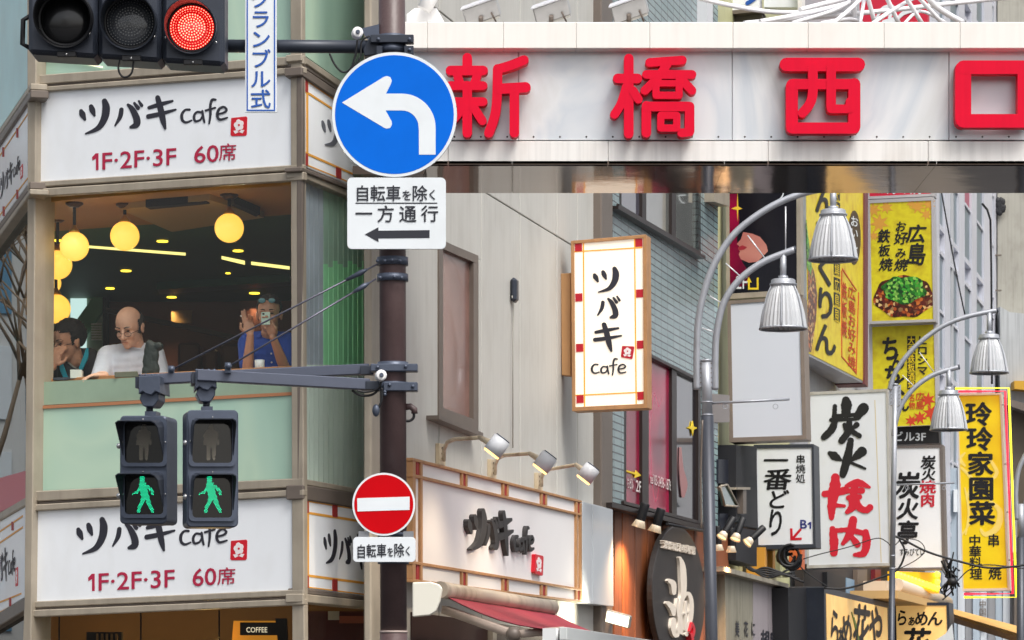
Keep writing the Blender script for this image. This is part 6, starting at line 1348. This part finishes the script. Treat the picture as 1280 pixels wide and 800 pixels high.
def person(label, hc, yaw, pitch, roll, s, sk, hair, hairmode, glasses, sh, arms, torso, cloth, extra=None):
    """hc head centre; arms: list of (shoulder, elbow, wrist, hand dir, curl, normal, side, sleeve fraction)"""
    hc = V(hc); t = thing('person', label, 'person', (torso[0], torso[1], 2.82)); skb = RB()
    M_ = Matrix.Rotation(pi+yaw, 3, 'Z') @ Matrix.Rotation(-pitch, 3, 'X') @ Matrix.Rotation(roll, 3, 'Y')
    def h(x, y, z): return hc+M_ @ V((x, y, z))*s
    def hs(c, r, b=skb, u=18, v=12): b.sph(h(*c), tuple(q*s for q in r), M_, u, v)
    hs((0, 0, .03), (.076, .095, .092)); hs((0, .022, -.035), (.061, .068, .07)); hs((0, .045, -.07), (.046, .045, .042)); hs((0, .078, -.092), (.022, .018, .018))
    for sgn in (-1, 1):
        hs((sgn*.034, .062, -.028), (.026, .026, .026)); hs((sgn*.078, -.004, -.008), (.009, .019, .031)); hs((sgn*.082, -.012, .004), (.008, .012, .018)); hs((sgn*.03, .082, .02), (.026, .013, .009)); hs((sgn*.012, .096, -.036), (.008, .01, .008))
    chain(skb, [h(0, .089, .008), h(0, .099, -.012), h(0, .110, -.032)], [.009*s, .011*s, .0135*s])
    hs((0, .088, -.058), (.024, .010, .0065)); hs((0, .086, -.068), (.021, .010, .007))
    nk = V(sh[0]).lerp(V(sh[1]), .5)
    chain(skb, [h(0, -.01, -.06), h(0, -.02, -.11), nk+V((0, 0, .02))], [.058*s, .054*s, .06*s])
    cb = RB()
    for a_ in arms:
        S_, E_, W_, hd, cur, nr, sd_, fr_ = a_[:8]; S_, E_, W_ = V(S_), V(E_), V(W_)
        chain(skb, [S_, E_], [.046*s, .037*s]); mid = E_.lerp(W_, .35); chain(skb, [E_, mid, W_], [.038*s, .037*s, .024*s]); hand(skb, W_, hd, cur, sd_, nr, s*1.0, a_[8] if len(a_) > 8 else None)
        # sleeve
        if fr_ <= 1: chain(cb, [S_, S_.lerp(E_, fr_)], [.066*s, .056*s])
        else: chain(cb, [S_, E_, E_.lerp(W_, fr_-1)], [.066*s, .054*s, .038*s])
    sk_o = remesh('body', skb, .0042, sk, t, 1)
    # torso
    A1, A2 = V(sh[0]), V(sh[1]); hip = V(torso)
    up = (nk-hip)
    for k in range(9):
        f_ = k/8; c = hip.lerp(nk, f_); wv = (A2-A1); wl = wv.length; ax_ = wv.normalized()
        Mx = Matrix((ax_, ax_.cross(up.normalized()).normalized(), up.normalized())).transposed()
        rw = (.165+.02*f_)*s if k < 7 else (.15 if k == 7 else .09)*s; cb.sph(c, (rw, (.115+.01*sin(pi*f_))*s if k < 8 else .075*s, .075*s), Mx, 20, 12)
    chain(cb, [A1, nk, A2], [.062*s, .07*s, .062*s])
    co_ = remesh('shirt' if 'shirt' in label else 'jacket', cb, .009, cloth, t, 2)
    # collar
    b = MB(); n_ = 28; vs = []
    for k in range(n_+1):
        a = R(-155+310*k/n_)+pi/2; fw = (M_ @ V((0, 1, 0))); fw.z = 0; fw.normalize(); rt = fw.cross(Z3)
        open_ = (abs(k-n_/2)/(n_/2))
        c0_ = nk+V((0, 0, .03*s))-fw*(.072*s*cos(R(-155+310*k/n_)))+rt*(.072*s*sin(R(-155+310*k/n_)))
        vs += [c0_+V((0, 0, .035*s*(1-open_*.6))), c0_+(c0_-nk).normalized()*.022*s-V((0, 0, .005+.02*open_))]
    b.faces(vs, [[2*k, 2*k+1, 2*k+3, 2*k+2] for k in range(n_)], True); b.build('collar', cloth, co_, recalc=False)
    # trousers and seat (below the counter)
    tb_ = RB(); fwd = (M_ @ V((0, 1, 0))); fwd.z = 0; fwd.normalize(); sd2 = fwd.cross(Z3)
    for sg in (-1, 1): chain(tb_, [hip+sd2*.09*sg, hip+sd2*.12*sg+fwd*.3, hip+sd2*.12*sg+fwd*.3-V((0, 0, .42))], [.1*s, .075*s, .05*s])
    remesh('trousers', tb_, .014, mat('dark_trousers', (40, 42, 52), .8), t, 1)
    # eyes brows
    b = MB()
    for sg in (-1, 1): b.sph(h(sg*.03, .083, .003), (.012*s, .006*s, .0045*s), M_, 10, 6)
    b.build('eyes', mat('dark_eye', (30, 22, 20), .3), sk_o)
    b = MB()
    for sg in (-1, 1): b.tube([h(sg*.014, .096, .024), h(sg*.03, .095, .029), h(sg*.048, .082, .024)], .0032*s, 6)
    b.build('eyebrows', hair, sk_o)
    b = MB(); b.tube([h(-.02, .096, -.0625), h(0, .0985, -.064), h(.02, .096, -.0625)], .0022*s, 6); b.build('lips', mat('lip_tone', (172, 108, 92), .5), sk_o)
    # hair
    hb = MB(); res = bmesh.ops.create_icosphere(hb.bm, subdivisions=5, radius=1)
    kill = []
    for v in hb.bm.verts:
        c = v.co.copy(); nz = noise.noise(c*9)*.035+noise.noise(c*26)*.02
        if hairmode == 'full': q = V((c.x*.084, c.y*.098-.014, c.z*.094+.042))*(1+nz)
        elif hairmode == 'thick': q = V((c.x*.092, c.y*.106-.022, c.z*.100+.045))*(1+nz*1.3)
        else: q = V((c.x*.084, c.y*.101-.006, c.z*.092+.028))*(1+nz*.6)
        v['d'] if False else None
        keep = True
        if hairmode == 'bald': keep = (q.z < .062-.35*max(q.y, -.06)) and q.y < .034 and q.z > -.055
        else: keep = q.z > -.02-.3*max(-q.y, 0) and not (q.y > .035 and q.z < .062)
        if not keep: kill.append(v)
        v.co = hc+M_ @ (q*s)
    bmesh.ops.delete(hb.bm, geom=kill, context='VERTS')
    for f_ in hb.bm.faces: f_.smooth = True
    hb.build('hair', hair, t, recalc=False)
    if glasses:
        b = MB()
        for sg in (-1, 1):
            lo_ = -.006 if glasses == 'low' else .002
            yy, zz = (.104, lo_-.006) if glasses != 'top' else (.098, .085)
            c = h(sg*.032, yy-.004, zz); b.tube([c+M_ @ V((.023*s*cos(a), .0, .015*s*sin(a))) for a in [2*pi*j/20 for j in range(21)]], .0016*s, 6, False)
            b.tube([h(sg*.055, yy-.004, zz+.003), h(sg*.078, .04 if glasses != 'top' else .05, zz+.004), h(sg*.08, .0, zz)], .0015*s, 6)
        b.tube([h(-.009, yy, zz+.004), h(0, yy+.004, zz+.006), h(.009, yy, zz+.004)], .0015*s, 6); go_ = b.build('glasses', M_dark, t)
        if glasses == 'top':
            b = MB()
            for sg in (-1, 1): b.sph(h(sg*.032, .097, .085), (.023*s, .004*s, .016*s), M_, 14, 8)
            b.build('sunglass_lens', mat('blue_sunglass', (90, 150, 160), .1, coat=1), go_)
    if extra: extra(t, h, co_, s)
    return t
Msk = mat('skin_tan', (218, 174, 150), .5, var=.12, vscale=14, spec=.3); Msk2 = mat('skin_brown', (206, 158, 132), .5, var=.15, vscale=14, spec=.3)
ctop = FF.px(150, 470, -.3).z
def Q(x, y, Z): return P(x, y, Z)
# man in white shirt
Z2 = 21.28
person('balding man in a white shirt and glasses looking down in the cafe window', Q(162.5, 409, Z2-.05), R(-22), R(24), R(0), 1.12, Msk, mat('grey_black_hair', (52, 50, 50), .8), 'bald', 'low', (Q(136, 444, Z2+.05), Q(192, 441, Z2+.05)),
    [(Q(134, 446, Z2+.03), Q(124, 473, Z2-.1), Q(131, 469, Z2-.34), (-.95, -.35, -.10), .35, (0, 0, -1), 1, .95), (Q(193, 444, Z2+.03), Q(203, 474, Z2-.05), Q(180, 473, Z2-.3), (-.9, -.5, -.1), .4, (0, 0, -1), -1, .95)],
    Q(164, 500, Z2+.08), mat('white_shirt_cloth', (206, 214, 230), .8, var=.12, vscale=9, bump=.5, bscale=14))
# man in dark jacket
def jk(t, h, co_, s):
    b = MB(); strokes(b, front(Z1-.16), [[(109, 436, 3), (107, 446, 6), (101, 460, 5)], [(76, 452, 3), (78, 462, 6), (83, 474, 5)]], lambda x, y: (x, y), -.03, .0); b.build('cyan_stripe', mat('cyan_cloth', (0, 160, 190), .7), t)
    b = MB(); b.tube([P(85, 453, Z1-.17), P(91, 458, Z1-.17), P(98, 462, Z1-.16)], .006, 6); b.build('jacket_logo', mat('silver_thread', (160, 160, 150), .5), t)
Z1 = 21.75
person('dark-haired man in a black and cyan jacket, hand over his mouth', Q(86, 428, Z1-.05), R(-48), R(14), R(0), 1.12, Msk2, mat('black_grey_hair', (30, 28, 30), .85), 'thick', 'low', (Q(76, 452, Z1+.05), Q(112, 447, Z1+.12)),
    [(Q(72, 455, Z1), Q(62, 476, Z1-.12), Q(66, 458, Z1-.24), (.35, .0, 1), .5, (.4, .9, 0), 1, 1.75), (Q(112, 450, Z1+.05), Q(118, 478, Z1-.1), Q(96, 478, Z1-.3), (-1, -.2, 0), .3, (0, 0, -1), -1, 1.8)],
    Q(98, 505, Z1+.1), mat('black_jacket_cloth', (34, 40, 50), .7, bump=.4, bscale=12), jk)
# man with phone
Z3_ = 20.92
def ph(t, h, co_, s):
    b = MB(); f_ = front(Z3_-.33); b.pb(f_, 326.5, 390, 337.5, 406, -.012, 0); o = b.build('smartphone', mat('pale_green_phone', (196, 220, 206), .3), None, .002); tag(o, 'small pale smartphone held up in front of the face of the man in blue', 'phone')
    b = MB(); b.pb(f_, 328, 391.2, 330.6, 393.4, 0, .001); b.build('camera_window', M_dark, o)
    b = MB(); b.tube([P(300.5, 394.5, Z3_-.25), P(305.5, 397.5, Z3_-.23)], .004, 8); o = b.build('cigarette', mat('white_paper_roll', (236, 232, 224), .6), None); tag(o, 'white cigarette between the raised fingers of the man in blue', 'cigarette')
    b = MB(); b.sph(P(339, 442, Z3_-.13), .006); b.sph(P(339.5, 453, Z3_-.14), .006); b.build('button', Mret, co_)
person('man in a blue polo shirt photographing with a phone, sunglasses on his head', Q(336.5, 393, Z3_-.03), R(-4), R(4), 0, 1.0, Msk2, mat('black_hair', (24, 24, 24), .8), 'full', 'top', (Q(311, 426, Z3_+.06), Q(358, 426, Z3_+.06)),
    [(Q(309, 430, Z3_+.03), Q(309, 467, Z3_-.1), Q(313, 418, Z3_-.22), (-.2, -.1, 1), .35, (.2, -1, 0), 1, .7, [.12, .15, .8, .9]), (Q(360, 430, Z3_+.03), Q(358, 466, Z3_-.1), Q(341, 421, Z3_-.27), (-.25, -.12, 1), .5, (-.6, -.7, .2), -1, .7, [.45, .55, .6, .7])],
    Q(335, 492, Z3_+.1), mat('blue_polo_cloth', (26, 74, 176), .75, bump=.4, bscale=12), ph)
# counter items
def cup(x, y, Z, label, w=8, hgt=13):
    c = P(x, y, Z); r_ = w/F*Z/1.0; b = MB(); b.lathe(c, (0, 0, 1), [(r_*.8, 0), (r_, .01), (r_*1.05, hgt/F*Z), (r_*.95, hgt/F*Z), (r_*.85, .012)], 24); o = b.build('cup', Mret, None); tag(o, label, 'cup')
cup(324.5, 463, 20.62, 'white cup on the counter in front of the man in blue', 6, 13)
o = MB().pb(front(20.98), 87.5, 462, 102, 473, -.08, 0).build('paper_box', mat('white_card', (200, 206, 200), .6), None, .003); tag(o, 'small white box on the counter in front of the man in the dark jacket', 'box')
o = MB().pp(front(21.0), [(66, 472), (100, 471), (98, 474), (66, 475)], -.15, 0).build('tray', M_dkgun, None); tag(o, 'dark flat tray on the counter at the left end', 'tray')
o = MB().pp(front(20.72), [(143, 465), (172, 464), (173, 471), (143, 472)], -.02, 0).build('book', mat('grey_green_cover', (92, 94, 78), .6), None, .003); tag(o, 'grey-green flat case standing on the counter before the man in white', 'case')
b = RB()
for k in range(26):
    a = random.uniform(0, 6.28); yy = 433+k*1.35; b.sph(P(189+random.uniform(-7, 7)*(.5+.02*k), yy, 20.78), (.03, .022, .045), None, 10, 6)
b.sph(P(198, 433, 20.78), (.035, .03, .03))
t = thing('hung_jacket', 'dark crumpled jacket hanging at the elbow of the man in white', 'jacket', P(190, 470, 20.8)); remesh('cloth', b, .006, mat('dark_green_cloth', (24, 34, 32), .6, bump=.5, bscale=25), t, 1)
# things mirrored in the left face: a bare tree and a pale block down the left street
tr_ = thing('bare_tree', 'bare branching street tree mirrored in the left window face', 'tree', (-5.6, 26.2, 0)); random.seed(3)
b = MB()
def br(p, d, L_n, r_, k):
    q = p+d*L_n; b.tube([p, p.lerp(q, .5)+V((random.uniform(-.05, .05), random.uniform(-.05, .05), 0)), q], [r_, r_*.85, r_*.65], 6)
    if k:
        for _ in range(3): nd = (d+V((random.uniform(-.8, .8), random.uniform(-.8, .8), random.uniform(-.1, .6)))).normalized(); br(q, nd, L_n*.72, r_*.62, k-1)
br(V((-6.4, 28, 0)), V((0, 0, 1)), 2.0, .08, 7); b.build('trunk', mat('bark', (150, 132, 112), .8), tr_)
pbk = thing('mirrored_building', 'pale office block mirrored in the left window face', 'building', (-11, 38, 0)); MB().bx(front(38), -16, -9, 0, 16, -3, 0).build('wall', mat('pale_office_wall', (196, 200, 200), .6), pbk)
wcol = [mat('blue_office_window', (96, 140, 170), .2), mat('ochre_office_panel', (176, 140, 96), .6), mat('dark_office_window', (70, 84, 96), .2), mat('pale_office_blind', (206, 216, 222), .5)]
for i in range(9):
    for j in range(11): x_ = -15.6+i*.7; MB().bx(front(38), x_, x_+.5, 1+j*1.3, 1.9+j*1.3, 0, .03).build('window', wcol[random.choice((0, 0, 1, 2, 3))], pbk)
